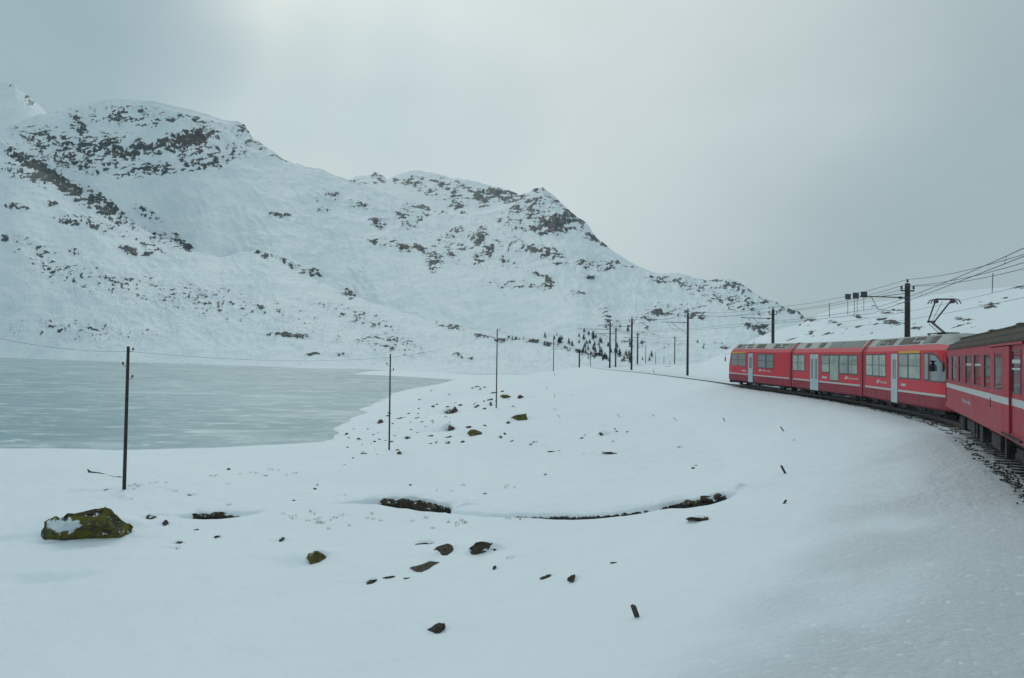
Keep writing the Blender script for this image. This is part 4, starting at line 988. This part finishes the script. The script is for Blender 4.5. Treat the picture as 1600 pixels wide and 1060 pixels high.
# wires
def wire(name, pts_list, r, label, cat='overhead wire', group=None):
    m = MB()
    for pts in pts_list: m.tube(pts, r, 5)
    return m.build(name, M['wire'], label=label, cat=cat, group=group)
def sagged(a, b, sag, n=10):
    a = Vector(a); b = Vector(b); return [a.lerp(b, i/n) - Vector((0, 0, sag*4*(i/n)*(1-i/n))) for i in range(n+1)]
MS = sorted(MASTS[:9], key=lambda q: q[2])
def top_pt(q, dx, dz):
    e, x, y, z0, H, a = q; return Vector((x+dx*cos(a), y+dx*sin(a), z0+H+dz))
back = (Vector((-10.5, -21, 0)))
for k, (dx, dz) in enumerate(((0, .26), (-.38, -.16), (.38, -.16))):
    seg = [sagged(Vector((4, -18.5, 8.2))+Vector((dx, 0, dz)), top_pt(MS[0], dx, dz), .5)]
    for a, b in zip(MS, MS[1:]): seg.append(sagged(top_pt(a, dx, dz), top_pt(b, dx, dz), .35))
    wire('feeder_wire', seg, .013, ('uppermost of the three thin wires strung over the mast tops', 'thin wire on the outer insulators of the masts', 'thin wire on the track side insulators of the masts')[k], group='feeder wires along the mast tops')
ys = [4]+[q[2] for q in MS]
def line_over(h0, h1, lat, sag):
    seg = []
    for a, b in zip(ys, ys[1:]):
        s0, s1 = s_of_y(a), s_of_y(b); la = lat
        A = Vector(track_at(s0, la, h0)); B = Vector(track_at(s1, -la, h0)); seg.append(sagged(A, B, sag)); lat = -lat
    return seg
cw_ = line_over(5.5, 5.5, .18, .05); ms_ = line_over(5.78, 5.78, .1, .16)
wire('contact_wire', cw_, .012, 'contact wire above the track touching the raised pantograph')
m = MB()
for pts in ms_: m.tube(pts, .012, 5)
for A, B in zip(ms_, cw_):
    for i in (1, 3, 5, 7, 9): m.tube([A[i], B[i]], .006, 4)
m.build('catenary_wire', M['wire'], label='sagging catenary wire with droppers above the contact wire', cat='overhead wire')
for a_, b_, lb in (((1290, 506, 118), (1640, 436, 62), 'thin wire crossing low over the right hill, upper one'), ((1300, 512, 112), (1640, 456, 58), 'thin wire crossing low over the right hill, lower one')):
    wire('overhead_wire', [sagged(at_depth(*a_), at_depth(*b_), .5, 14)], .016, lb)

# ------------------------------------------------------------------ telegraph poles by the lake
TPX = []
def tpole(xt, yt, xb, yb, depth, thick, label, ins=(), group='wooden telegraph poles'):
    top = at_depth(xt, yt, depth); u, _ = ue(xb, yb); b = Vector((u/F*depth, depth, 0)); b.z = gz(b.x, b.y)
    bz = at_depth(xb, yb, depth).z; b.z = min(b.z, bz) if abs(bz-b.z) < 1.5 else b.z
    e = empty('telegraph_pole', b, label=label, cat='telegraph pole', group=group)
    v = top-b; m = MB(); m.tube([-v.normalized()*.6, v*.5, v], thick, 10, thick*.8); m.build('pole', M['pole'], e)
    for side, dz in ins:
        m = MB(); P0 = v*(1-dz/v.length); m.tube([P0, P0+Vector((side*.20, 0, -.04)), P0+Vector((side*.24, 0, .06))], .014, 6).tube([P0+Vector((side*.24, 0, .04)), P0+Vector((side*.24, 0, .12))], .055, 8, .04).tube([P0+Vector((side*.24, 0, .12)), P0+Vector((side*.24, 0, .17))], .045, 8, .02)
        m.build('insulator', M['insul'], e)
    TPX.append((b, top, e)); return e
tpole(200.5, 541.5, 194, 764, 38, .088, 'thick leftmost pole with three insulators on snow before the frozen lake', ((1, .22), (-1, .92), (1, 1.55)))
tpole(610, 553, 608, 706, 56, .062, 'slender pole at the lake corner among small rocks', ((1, 1.2), (-1, .8)))
tpole(777, 514, 775.8, 610, 89, .075, 'straight pole on the shore beyond the scattered stones', ((1, .2), ))
tpole(865.3, 524, 864.7, 578, 150, .08, 'grey pole on the snow rise at the middle of the picture')
tpole(922.8, 548, 922.5, 573, 215, .09, 'tiny thin pole just left of the group of masts')
tpole(1009, 540, 1008.5, 570, 235, .09, 'thin far pole to the right of the looped mast')
tpole(1024.5, 551, 1024.2, 572, 250, .085, 'thin far pole, second in the row right of the looped mast')
tpole(1037.5, 556, 1037.2, 572, 265, .085, 'thin far pole, third in the row right of the looped mast')
tpole(1047, 564, 1046.8, 572, 280, .085, 'shortest far pole next to the lone small mast')
tp = [t[1]+Vector((.1, 0, -.25)) for t in TPX[:4]]
l0 = at_depth(-60, 516, 30)
wire('telegraph_wire', [sagged(l0, tp[0], .25), sagged(tp[0], tp[1], .35), sagged(tp[1], tp[2], .4), sagged(tp[2], tp[3], .5)], .006, 'faint telegraph wire strung from pole to pole by the lake', 'wire')

# ------------------------------------------------------------------ sign panels on the hill
def on_hill(px, py_fallback, depth):
    p = at_depth(px, py_fallback, depth); return p
for (x0, y0, x1, y1, yb, lb) in ((1320.5, 459.5, 1329.5, 468, 481, 'square dark sign panel on a post, left one of three on the hill'), (1332.5, 457.5, 1342, 467, 478, 'square dark sign panel on two posts, middle one of three on the hill'), (1345, 456, 1355, 465, 476, 'square dark sign panel on a post, right one of three on the hill')):
    d = 122; a = at_depth(x0, y1, d); b = at_depth(x1, y0, d); g = gz((a.x+b.x)/2, d)
    e = empty('sign_panel', ((a.x+b.x)/2, d, g), label=lb, cat='sign', group='square panels on the hill crest')
    w = (b.x-a.x)/2; m = MB(); m.box(-w, w, -.03, .03, a.z-g, b.z-g, .01); m.build('panel', M['sign'], e)
    for dx in ((-.2, .25) if 'two posts' in lb else (0,)):
        m = MB(); m.tube([(dx, .06, -.4), (dx, .06, a.z-g+.4)], .04, 6); m.build('post', M['steel'], e)
# slim posts on the right-hand hill
for (xt, yt, xb, yb, d, lb) in ((1295.5, 474, 1296.5, 488, 128, 'slim stake on the hill skyline left of the three sign panels'), (1551.5, 427, 1550, 452, 105, 'thin bent measuring rod on the hill crest at the right')):
    t = at_depth(xt, yt, d); u, _ = ue(xb, yb); b = Vector((u/F*d, d, 0)); b.z = gz(b.x, b.y)
    m = MB(); m.tube([Vector((0, 0, -.4)), t-b], .05, 6); o = m.build('marker_rod', M['steel'], label=lb, cat='post'); o.location = b

# ------------------------------------------------------------------ marker stakes on the bank
ST = [(988.5, 945, 995, 963, 1, 'thick wooden stake leaning left, alone in the near snow'), (1220, 727.5, 1227, 740, 1, 'wooden stake leaning left below the leaning row on the right slope'), (1219, 667, 1225, 674.5, .8, 'short stake on the slope under the middle railcar'), (1129.5, 653, 1133, 659, .7, 'short stake on the slope below the front of the train'), (1051.5, 652, 1057, 657, .6, 'thin stake below the cantilever mast, second from the right in the row'), (1019, 647.5, 1022, 650.5, .6, 'tiny stake tip in the middle of the row of stakes'), (963.5, 647, 969, 652, .6, 'thin stake above the yellow mossy stone'), (871, 648, 876, 653, .6, 'lower one of two close stakes right of the mossy slab'), (865, 637.5, 869, 641.5, .6, 'upper one of two close stakes right of the mossy slab'), (866, 615, 867, 621, .6, 'upright thin stake below the grey pole on the rise'), (853, 604, 855, 608, .6, 'thin stake just left under the grey pole'), (867, 583, 866, 587.5, .7, 'tiny stake at the foot of the grey pole on the rise'), (1020.5, 578, 1022, 583, .8, 'tiny stake beyond the track, left of the cantilever mast'), (1227.5, 781, 1225, 787, .8, 'small dark stump end poking from the right slope')]
for xt, yt, xb, yb, w, lb in ST:
    h = hit(xb, yb)
    if h is None: continue
    p = at_depth(xt, yt, h.y); v = p-h; v.y = -.04
    L = v.length; zax = v.normalized()
    m = MB(); m.box(-.045*w, .045*w, -.025*w, .025*w, -.25, L, .006)
    o = m.build('marker_stake', M['wood']); o.location = h; o.rotation_euler = zax.to_track_quat('Z', 'Y').to_euler()
    tag(o, lb or 'very small thin stake leaning in the snow of the middle slope', 'stake', 'marker stakes in the snow')

# ------------------------------------------------------------------ rocks
def rock_mesh(seed, cuts=14, sub=3):
    r = random.Random(seed); bm = bmesh.new(); bmesh.ops.create_icosphere(bm, subdivisions=sub, radius=1.)
    pl = []
    for k in range(cuts):
        n = Vector((r.gauss(0, 1), r.gauss(0, 1), r.gauss(0, .8))).normalized(); pl.append((n, r.uniform(.48, .80)))
    ox, oy = r.uniform(0, 90), r.uniform(0, 90)
    for v in bm.verts:
        c = v.co.copy()
        for n, d in pl:
            q = c.dot(n)
            if q > d: c -= n*(q-d)*.98
        v.co = c
    co = np.array([v.co[:] for v in bm.verts])
    dn = fbm(co[:, 0]*2.2+ox+co[:, 2], co[:, 1]*2.2+oy-co[:, 2], 4, seed % 50)*.22+fbm(co[:, 0]*5+ox, co[:, 2]*5+oy+co[:, 1]*3, 4, 3, .6, ridge=True)*.11
    for v, k in zip(bm.verts, dn): v.co *= 1+float(k)
    return bm
def rock2(bl, br, top, mt, label, group=None, snow=0., seed=None, name='rock', sub=3, cat='rock', snowpatch=None, fat=.55):
    """bl, br: snow line ends in photo pixels; top: outline points above it"""
    A = hit(*bl); B = hit(*br)
    if A is None or B is None: return None
    if abs(A.y-B.y) > 2.2*max(.02, abs(A.x-B.x)): B = Vector((B.x, A.y+math.copysign(2.2*abs(A.x-B.x), B.y-A.y), B.z))
    d = (B-A); d.z = 0; W_ = d.length; ax = d.normalized(); ay = Vector((-ax.y, ax.x, 0))
    wpx = br[0]-bl[0]; pts = []
    for (x, y) in top:
        t = (x-bl[0])/wpx; yb = bl[1]+(br[1]-bl[1])*t; dep = A.y+(B.y-A.y)*t; pts.append((t*W_, max(0, (yb-y))*dep/F))
    hmax = max(p[1] for p in pts); cx = W_/2; cz = -.12*hmax
    poly = [(0, 0)]+pts+[(W_, 0), (W_*.95, -.5*hmax-.04), (W_*.5, -.7*hmax-.05), (W_*.05, -.5*hmax-.04)]
    P_ = np.array(poly); dense = []
    for k in range(len(P_)):
        a, b = P_[k], P_[(k+1) % len(P_)]
        for q in np.linspace(0, 1, 8, endpoint=False): dense.append(a+(b-a)*q)
    dense = np.array(dense); th = np.arctan2((dense[:, 1]-cz)/max(hmax, .01), (dense[:, 0]-cx)/W_); rr_ = np.hypot(dense[:, 0]-cx, dense[:, 1]-cz)
    o_ = np.argsort(th); th = th[o_]; rr_ = rr_[o_]; ang = np.arctan2(dense[o_, 1]-cz, dense[o_, 0]-cx)
    bm = rock_mesh(seed or rnd.randint(1, 9999), sub=sub); dp = max(W_*fat*.5, hmax*.6)
    for v in bm.verts:
        c = v.co; t = math.atan2(c.z, c.x); m_ = hypot(c.x, c.z)/.86; m_ = min(m_, 1.12)
        R_ = float(np.interp(t, th, rr_, period=2*pi)); an = float(np.interp(t, th, np.unwrap(ang)))
        x = cx+R_*m_*cos(an); z = cz+R_*m_*sin(an); y = c.y/.86*dp
        p = A + ax*x + ay*(y+dp*.95) + (B-A).z*(x/W_)*Vector((0, 0, 1)); v.co = Vector((p.x-A.x, p.y-A.y, z+p.z-A.z))
    DRIFTS.append((A+(B-A)*.5+ay*dp*.95, ax, ay, W_/2, dp, hmax*(.6 if cat == 'boulder' else 1)))
    def dims(): return [(min(v.co.dot(q) for v in bm.verts), max(v.co.dot(q) for v in bm.verts)) for q in (ax, ay, Vector((0, 0, 1)))]
    D0_ = dims(); rq = random.Random((seed or 5)*3+1); bm.normal_update()
    for _ in range(12):                                   # fracture faces
        n = Vector((rq.gauss(0, .55), 0, rq.gauss(.1, .45))); n = (n-ay*abs(rq.gauss(.9, .3))).normalized(); s_ = max(v.co.dot(n) for v in bm.verts); lo_ = min(v.co.dot(n) for v in bm.verts); cut = lo_+(s_-lo_)*rq.uniform(.66, .90)
        for v in bm.verts:
            q = v.co.dot(n)
            if q > cut: v.co -= n*(q-cut)*.95
    bm.normal_update(); cc = np.array([v.co[:] for v in bm.verts]); k_ = 3.2/max(W_, .2)
    dn = fbm(cc[:, 0]*k_+cc[:, 2]*k_*1.7+(seed or 3), cc[:, 1]*k_-cc[:, 2]*k_*2.3, 5, 9, .6)*.16*min(hmax, W_)
    for v, q in zip(bm.verts, dn): v.co += v.normal*float(q)
    D1_ = dims()
    for v in bm.verts:
        c_ = [D0_[k][0]+(v.co.dot(q)-D1_[k][0])*(D0_[k][1]-D0_[k][0])/(D1_[k][1]-D1_[k][0]) for k, q in enumerate((ax, ay, Vector((0, 0, 1))))]
        v.co = ax*c_[0]+ay*c_[1]+Vector((0, 0, c_[2]))
    # follow the lie of the snow underneath
    xs = np.array([v.co.x+A.x for v in bm.verts]); ysv = np.array([v.co.y+A.y for v in bm.verts])
    c0 = A+(B-A)*.5+ay*dp*.95; dz = gz(c0.x, c0.y)-c0.z
    for v in bm.verts: v.co.z += dz*.5
    me = bpy.data.meshes.new(name); bm.normal_update(); bm.to_mesh(me)
    sn = np.zeros(len(me.vertices), np.float32)
    for i, v in enumerate(me.vertices):
        if snow: sn[i] = max(0, v.normal.z-.35)*snow*2.2
        if snowpatch:
            px, pz, r1, r2 = snowpatch; a = (v.co.dot(ax))/W_; b = v.co.z/hmax; sn[i] = max(sn[i], 1.3*math.exp(-(((a-px)/r1)**2+((b-pz)/r2)**2)))
    at = me.attributes.new('snow', 'FLOAT', 'POINT'); at.data.foreach_set('value', sn); bm.free()
    me.materials.append(M[mt]); o = bpy.data.objects.new(name, me); COL.objects.link(o); o.location = A
    return tag(o, label, cat, group)
def crop(x0, y0, s, l): return [(x0+a/s, y0+b/s) for a, b in l]
c7 = lambda l: crop(0, 500, 2.41, l); c8 = lambda l: crop(400, 740, 3.2, l); c6 = lambda l: crop(480, 560, 3.636, l); c5 = lambda l: crop(840, 740, 3.81, l)
def R3(cf, bl, br, top, mt, label, **k): rock2(cf([bl])[0], cf([br])[0], cf(top), mt, label, **k)
R3(c7, (160, 862), (520, 812), [(160, 820), (168, 795), (185, 765), (215, 758), (232, 748), (262, 764), (300, 748), (335, 745), (375, 738), (385, 730), (420, 729), (450, 742), (490, 768), (512, 790)], 'boulder', 'big mossy boulder with a snow patch on its left, lower left', snow=.12, seed=11, name='boulder', sub=5, cat='boulder', snowpatch=(.27, .55, .15, .24), fat=.8)
R3(c8, (288, 468), (422, 410), [(300, 425), (325, 395), (345, 388), (385, 396), (410, 402)], 'mossy', 'yellow green mossy rock alone in smooth snow left of centre', seed=23, sub=4)
R3(c8, (803, 386), (900, 362), [(820, 362), (855, 346), (885, 352)], 'stone', 'low dark slab with a snow tail, above the rock cluster', seed=31)
R3(c8, (1040, 420), (1205, 402), [(1048, 393), (1080, 368), (1110, 356), (1150, 361), (1180, 376)], 'stone', 'broad brown rock with snow on its right face in the near cluster', seed=41, sub=4, snowpatch=(.66, .5, .10, .16), snow=.2)
R3(c8, (945, 434), (1062, 380), [(962, 408), (985, 384), (1005, 371), (1035, 367)], 'stone', 'slanting brown slab leaning on the broad brown rock', seed=43, sub=4)
R3(c8, (1178, 404), (1210, 396), [(1190, 388), (1200, 386)], 'stone', 'small dark stone right beside the broad brown rock', seed=44)
R3(c8, (832, 497), (945, 421), [(850, 474), (880, 448), (910, 426)], 'stone', 'thin diagonal rock rib below the slanting slab', seed=47)
R3(c8, (563, 558), (632, 522), [(572, 536), (600, 520), (618, 517)], 'stone', 'dark pointed end of the thin ledge in the near snow', seed=51)
R3(c8, (625, 528), (704, 521), [(645, 518), (680, 515), (700, 512)], 'stone', 'thin dark ledge stretching right from its pointed end', seed=53)
R3(c8, (732, 530), (772, 525), [(750, 523)], 'stone', 'tiny dark sliver right of the thin ledge', seed=54)
R3(c8, (853, 797), (950, 772), [(868, 770), (890, 760), (908, 744), (930, 750), (948, 760)], 'stone', 'dark angular rock nearest to the bottom edge', seed=61, sub=4)
R3(c5, (30, 640), (112, 614), [(40, 616), (70, 606), (100, 603)], 'stone', 'dark rock with a pointed right tip, left of a brown twin', seed=67)
R3(c5, (205, 649), (263, 624), [(213, 620), (228, 602), (248, 610)], 'stone', 'small brown triangular rock right of its darker twin', seed=71)
R3(c5, (998, 304), (1072, 252), [(1010, 272), (1030, 250), (1055, 244)], 'stone', 'slanting brown rock alone below the right end of the stream', seed=73)
R3(c5, (412, 540), (482, 534), [(430, 532), (460, 528)], 'stone', 'thin sliver of rock above the row of two brown stones', seed=79, name='stone')
def rs(x0, y0, x1, y1, label, group=None, seed=None, mt='stone', k=.45, snow=0., sub=3, name='stone', cat='stone'):
    r = random.Random(seed or int(x0*7+y0)); h = y1-y0; w = x1-x0; yr = y1-k*h
    a = r.uniform(.18, .4); b = r.uniform(.5, .8)
    rock2((x0, y1), (x1, yr), [(x0+w*.08, y1-h*.35), (x0+w*a, y1-h*r.uniform(.8, 1.05)), (x0+w*b, y1-h*r.uniform(.75, 1.05)), (x0+w*.95, yr-h*.12)], mt, label, group, snow, seed, name, sub, cat, None, .55)
rs(437, 841, 450, 849, 'small dark stone left of the yellow green rock', seed=83)
rs(771, 885, 780, 891, 'tiny stone below the right side of the near cluster', seed=85)
rs(791, 873, 801, 878, 'tiny stone right of the near cluster', seed=87)
rs(264, 847, 283, 853, 'flat dark stone right of the big mossy boulder', seed=89, k=.1)
rs(275, 856, 284, 862, 'tiny stone under the flat stone beside the boulder', seed=90)
rs(229, 804, 249, 814, 'snow dusted stone at the upper right of the big boulder', snow=.7, seed=91)
rs(255, 814, 274, 822, 'pointed dark stone right of the snow dusted stone', seed=92)
rock2((817, 661), (840, 648), [(817.5, 653), (823, 646), (833, 643), (838, 644)], 'mossy', 'largest tilted slab on the middle slope, right of the stones', seed=101, sub=4)
rs(930, 673, 948, 682, 'yellow mossy stone on the smooth slope right of the stone field', mt='mossy', seed=103, k=.2, name='rock', cat='rock')
rs(702, 634, 722, 646, 'snow topped angular rock on the upper middle of the stone field', snow=.9, seed=105, name='rock', cat='rock')
rs(699, 663, 721, 678, 'arched dark rock at the centre of the stone field', snow=.9, seed=107, name='rock', cat='rock')
rs(742, 670, 758, 682, 'rounded brown rock right of the arched rock', mt='mossy', seed=109, name='rock', cat='rock')
rs(616, 705, 631, 711, 'brown stone at the foot of the slender pole', mt='mossy', seed=111, k=.1)
rs(790, 616, 803, 623, 'flat brown rock on the shore below the straight pole', mt='mossy', seed=113)
rs(804, 617, 820, 624, 'dark slab right of the flat brown shore rock', seed=115, k=.1)
rs(594, 655, 609, 662, 'dark stone touching the slender pole', seed=117)
SM = [(726, 671, 734, 677), (733, 665, 742, 670), (696, 679, 710, 685), (685, 688, 695, 694), (699, 688, 706, 694), (721, 688, 730, 692), (636, 680, 646, 687), (643, 670, 650, 676), (651, 675, 658, 679), (665, 672, 682, 676), (682, 672, 692, 678), (671, 680, 680, 683), (565, 708, 577, 711), (541, 675, 550, 680), (557, 684, 566, 688), (591, 659, 596, 662), (620, 652, 636, 655), (630, 650, 637, 652.5), (783, 678, 788, 685), (786, 676, 792, 680), (799, 688, 807, 691), (756, 652, 763, 656), (779, 650, 787, 655), (792, 659, 798, 664), (757, 663, 763, 667), (766, 622, 776, 627), (767, 628, 773, 635), (770, 612, 778, 616), (652, 623, 660, 626), (669, 610.5, 675, 613), (668, 641, 675, 644), (673, 657, 681, 660), (700, 629, 708, 632), (653, 637, 657, 639.5), (737, 606, 743, 608.5), (745, 603, 752, 606), (751, 607, 758, 610), (757, 604, 763, 606.5), (829, 692, 835, 696), (855, 705, 873, 707.5), (834, 689, 842, 692), (906, 683, 916, 686), (913, 679, 918, 682), (961, 669, 965, 672), (962, 673, 967, 675.5), (978, 674, 984, 677), (956, 689, 963, 692), (870, 704, 876, 706), (545, 683, 549, 686), (752, 650, 756, 653),
      (107, 770, 140, 775), (138, 770, 160, 774), (160, 767, 178, 771), (186, 778, 198, 783), (203, 780, 214, 784), (270, 769, 282, 773), (275, 765, 283, 768), (293, 773, 308, 778), (148, 780, 162, 784), (214, 762, 228, 766), (240, 765, 262, 768), (94, 782, 104, 785), (118, 796, 130, 799), (355, 731, 363, 735), (410, 744, 428, 747), (348, 757, 360, 760), (538, 773, 543, 776), (495, 757, 499, 759), (304, 826, 312, 829), (332, 838, 343, 842), (850, 740, 856, 743), (455, 781, 462, 784), (490, 763, 497, 766), (757, 770, 763, 773), (640, 756, 646, 758), (905, 708, 917, 710), (934, 706, 970, 709.5), (1058, 697, 1066, 700), (1082, 730, 1088, 733)]
LM = [(608, 690, 'slender pole'), (711, 640, 'snow topped rock'), (710, 671, 'arched dark rock'), (750, 677, 'rounded brown rock'), (828, 652, 'tilted mossy slab'), (776, 606, 'straight shore pole'), (797, 620, 'flat brown shore rock'), (196, 760, 'leftmost pole'), (140, 830, 'big mossy boulder'), (635, 788, 'wide stream gap'), (325, 804, 'small gap with two stones'), (1100, 780, 'right end of the stream'), (940, 678, 'yellow mossy stone'), (535, 690, 'lake corner'), (745, 598, 'tip of the frozen lake'), (1190, 720, 'leaning stakes')]
LT = [(952, 560, 'leftmost tall mast'), (963, 562, 'mast close behind the leftmost tall one'), (987, 565, 'second tall mast'), (905, 560, 'short thick post'), (865, 550, 'grey pole on the rise'), (922, 560, 'tiny thin pole'), (1009, 560, 'thin far pole'), (996, 555, 'looped mast'), (1075, 540, 'mast with cantilever')]
USED = {}
def where(x, y, marks, what, where_ok=True):
    best = sorted(marks, key=lambda m: (m[0]-x)**2+(1.6*(m[1]-y))**2)
    for cand in best[:3]:
        dx, dy = x-cand[0], y-cand[1]; ds = hypot(dx, dy)
        d = ('right of' if dx > 0 else 'left of') if abs(dx) > 1.3*abs(dy) else ('below' if dy > 0 else 'above')
        s = '%s %s the %s' % ('close' if ds < 22 else 'some way', d, cand[2]); t = what+', '+s
        if t not in USED: break
    USED[t] = 1; return t
HALF = ['on the bank beside the slender pole', 'on the rise around the leftmost pole', 'on the open snow of the middle distance']
for i, (a, b, c, d) in enumerate(SM):
    zn = 0 if (b < 712 and a < 830) else 1 if a < 330 else 2
    sz = ('fairly large dark stone', 'flat dark stone', 'small dark stone')[0 if (c-a) > 12 and (d-b) > 4.5 else 1 if (c-a) > 3*(d-b) else 2]
    rs(a, b, c, d, where((a+c)/2, d, LM, sz), 'small stones in the snow', seed=200+i, sub=2, snow=rnd.choice((0, 0, .4)), k=rnd.uniform(.25, .6))
for i in range(95):
    t = rnd.random(); px = 555+t*230+rnd.gauss(0, 20); py = 690-62*t**1.2+rnd.gauss(0, 17)
    if py < 609 or px < 530: continue
    w = rnd.uniform(3, 7.5)
    rs(px, py-w*.45, px+w, py, where(px, py, LM[:7]+LM[13:15], 'tiny dark stone on the bank'), 'tiny stones on the lake bank', seed=500+i, sub=2, k=rnd.uniform(.2, .7))
for i, (a, b, c, d, lb) in enumerate(((592, 780, 622, 786, 'first dark stone from the left in the widest gap of the stream'), (618, 781, 648, 789, 'second dark stone from the left in the widest gap of the stream'), (638, 782, 668, 792, 'broad stone, third in the widest gap of the stream'), (662, 784, 682, 795, 'last stone at the right of the widest gap of the stream'), (300, 801, 322, 806, 'left one of two stones in the small gap right of the boulder'), (322, 801, 350, 806, 'right one of two stones in the small gap right of the boulder'), (1060, 780, 1086, 786, 'left stone under the snow lip at the right end of the stream'), (1088, 776, 1118, 782, 'long stone under the snow lip at the right end of the stream'), (1112, 773, 1128, 777, 'last small stone at the far right end of the stream'), (1076, 782, 1090, 786, 'yellowish stone under the snow lip of the stream'))):
    rs(a, b, c, d, lb, 'stones in the open stream', seed=800+i, mt='mossy' if 'yellowish' in lb else 'stone', snow=.35, k=.1)
build_ground()
# fallen branch beside the leftmost pole
h0, h1 = hit(140, 741), hit(189, 749)
m = MB(); a = Vector((0, 0, .12)); b = h1-h0+Vector((0, 0, .05)); m.tube([a, a.lerp(b, .35)+Vector((0, 0, .02)), a.lerp(b, .7)+Vector((0, 0, -.05)), b], .05, 8, .09).tube([a.lerp(b, .4), a.lerp(b, .75)+Vector((.1, -.25, .04)), b+Vector((-.1, -.3, .02))], .04, 8).tube([a, a+Vector((-.12, 0, .14))], .07, 8, .03)
o = m.build('fallen_log', M['wood'], label='dark weathered log lying in the snow left of the leftmost pole', cat='log'); o.location = h0

# ------------------------------------------------------------------ dry grass
gp = []
for cx, cy, n in ((462, 807, 5), (507, 809, 4), (494, 819, 5), (516, 817, 3), (463, 815, 2), (448, 746, 3), (590, 812, 4), (702, 821, 4), (728, 816, 3), (785, 813, 2), (653, 810, 2), (530, 826, 2), (1090, 728, 2), (787, 761, 3), (725, 758, 2), (690, 766, 2), (340, 745, 3), (380, 742, 3), (420, 735, 3), (220, 764, 5), (200, 769, 4), (243, 762, 4), (310, 800, 2), (350, 790, 2), (900, 617, 2), (1232, 690, 1)):
    h = hit(cx, cy)
    if h is None: continue
    for _ in range(n):
        gp.append((h.x+rnd.gauss(0, .30), h.y+rnd.gauss(0, .35)))
gp = np.array(gp); gzv = height(gp[:, 0], gp[:, 1], creek=False); V = []; Fc = []
for (x, y), z in zip(gp, gzv):
    for _ in range(12):
        a = rnd.uniform(0, 6.28); l = rnd.uniform(.04, .11); w = .008; o_ = len(V); bx, by = x+rnd.gauss(0, .05), y+rnd.gauss(0, .05); lean = rnd.uniform(.3, 1.1)*l
        V += [(bx-w*sin(a), by+w*cos(a), z-.02), (bx+w*sin(a), by-w*cos(a), z-.02), (bx+lean*cos(a), by+lean*sin(a), z+l)]; Fc.append((o_, o_+1, o_+2))
tag(np_mesh('dry_grass', np.array(V), np.array(Fc), M['grass'], smooth=False), 'tufts of dry grass poking through the snow', 'grass', kind='stuff')

# ------------------------------------------------------------------ conifers across the valley
def tree_meshes(seed):
    r = random.Random(seed); t = MB(); t.tube([(0, 0, -.5), (0, 0, 7.2)], .16, 6, .04)
    c = MB()
    for k in range(70):
        z = 1.0+6.2*(k/70)**.9; R = (1.9*(1-z/7.6)+.15)*r.uniform(.55, 1.1); a = r.uniform(0, 6.28); wd = R*.42
        p = Vector((R*cos(a), R*sin(a), z-R*.28)); n = Vector((-sin(a), cos(a), 0)); q = Vector((.1*cos(a), .1*sin(a), z+.15))
        c.poly([q, p*.6+q*.4+n*wd*.9+Vector((0, 0, -.1)), p, p*.6+q*.4-n*wd*.9+Vector((0, 0, -.12))]); c.poly([q+Vector((0, 0, .3)), p*.7+q*.3+Vector((0, 0, .25)), p*.8+q*.2+Vector((0, 0, -.35))])
    return t, c
protos = []
for s in range(4):
    e = empty('conifer_tree', (0, 0, 0), cat='tree', group='small conifers at the foot of the mountain')
    t, c = tree_meshes(s); t.build('trunk', M['bark'], e); c.build('crown', M['needle'], e); protos.append(e)
TR = [(851.5, 528, 8), (866, 531, 6), (875, 536, 11), (878, 531, 6), (889, 538, 9), (894, 541, 8), (873, 537, 9), (870, 525, 4), (905, 536, 5), (913, 519, 6), (912, 528, 5), (931, 528, 6), (937, 545, 5), (969, 512, 5), (981, 518, 8), (1018, 558, 9), (1015, 564, 6), (1004, 563, 5), (978, 556, 9), (983, 563, 14), (975, 565, 9), (968, 557, 11), (963, 553, 10), (946, 561, 9), (937, 556, 10), (930, 552, 9), (985, 568, 10), (948, 563, 8), (952, 565, 7), (942, 562, 7), (1099, 545, 5), (1100, 540, 4), (1090, 536, 5), (947, 513, 7)]
for i in range(30):
    a = rnd.random(); px = 904+a*62+rnd.gauss(0, 9); py = 532+a*20+rnd.gauss(0, 9); TR.append((px, min(py, 566), rnd.uniform(5.5, 9)))
first = [True]*4
TL_ = {19: 'largest dark conifer, between two tall masts', 14: 'lone conifer high on the slope above the cluster', 2: 'taller conifer of the small group on the left', 15: 'conifer standing apart right of the looped mast', 0: 'small conifer farthest to the left'}
for i, (px, py, hp) in enumerate(TR):
    p = mtn_hit(px, py, lo=0); k = i % 4
    o = protos[k] if first[k] else copy_tree(protos[k]); first[k] = False
    s = hp*p.y/F/7.4; o.location = p; s *= 1.15; wz = rnd.uniform(1.5, 2.1); o.scale = (s*wz, s*wz, s); o.rotation_euler = (0, 0, rnd.uniform(0, 6.28))
    o['label'] = TL_.get(i) or where(px, py, LT, ('small' if hp < 7 else 'bushy')+' dark conifer')

# ------------------------------------------------------------------ cold air between here and the mountains
m = bpy.data.materials.new('haze'); m.use_nodes = True; nt = m.node_tree; nt.nodes.clear()
out = nt.nodes.new('ShaderNodeOutputMaterial'); pv = nt.nodes.new('ShaderNodeVolumePrincipled')
pv.inputs['Color'].default_value = (0.80, 0.93, 1.0, 1); pv.inputs['Density'].default_value = 0.00005; pv.inputs['Anisotropy'].default_value = .2
nt.links.new(pv.outputs[0], out.inputs['Volume'])
hz = MB(); hz.box(-6500, 6500, -1100, 6500, -60, 2000); tag(hz.build('haze', m), 'thin cold haze filling the valley', kind='stuff')
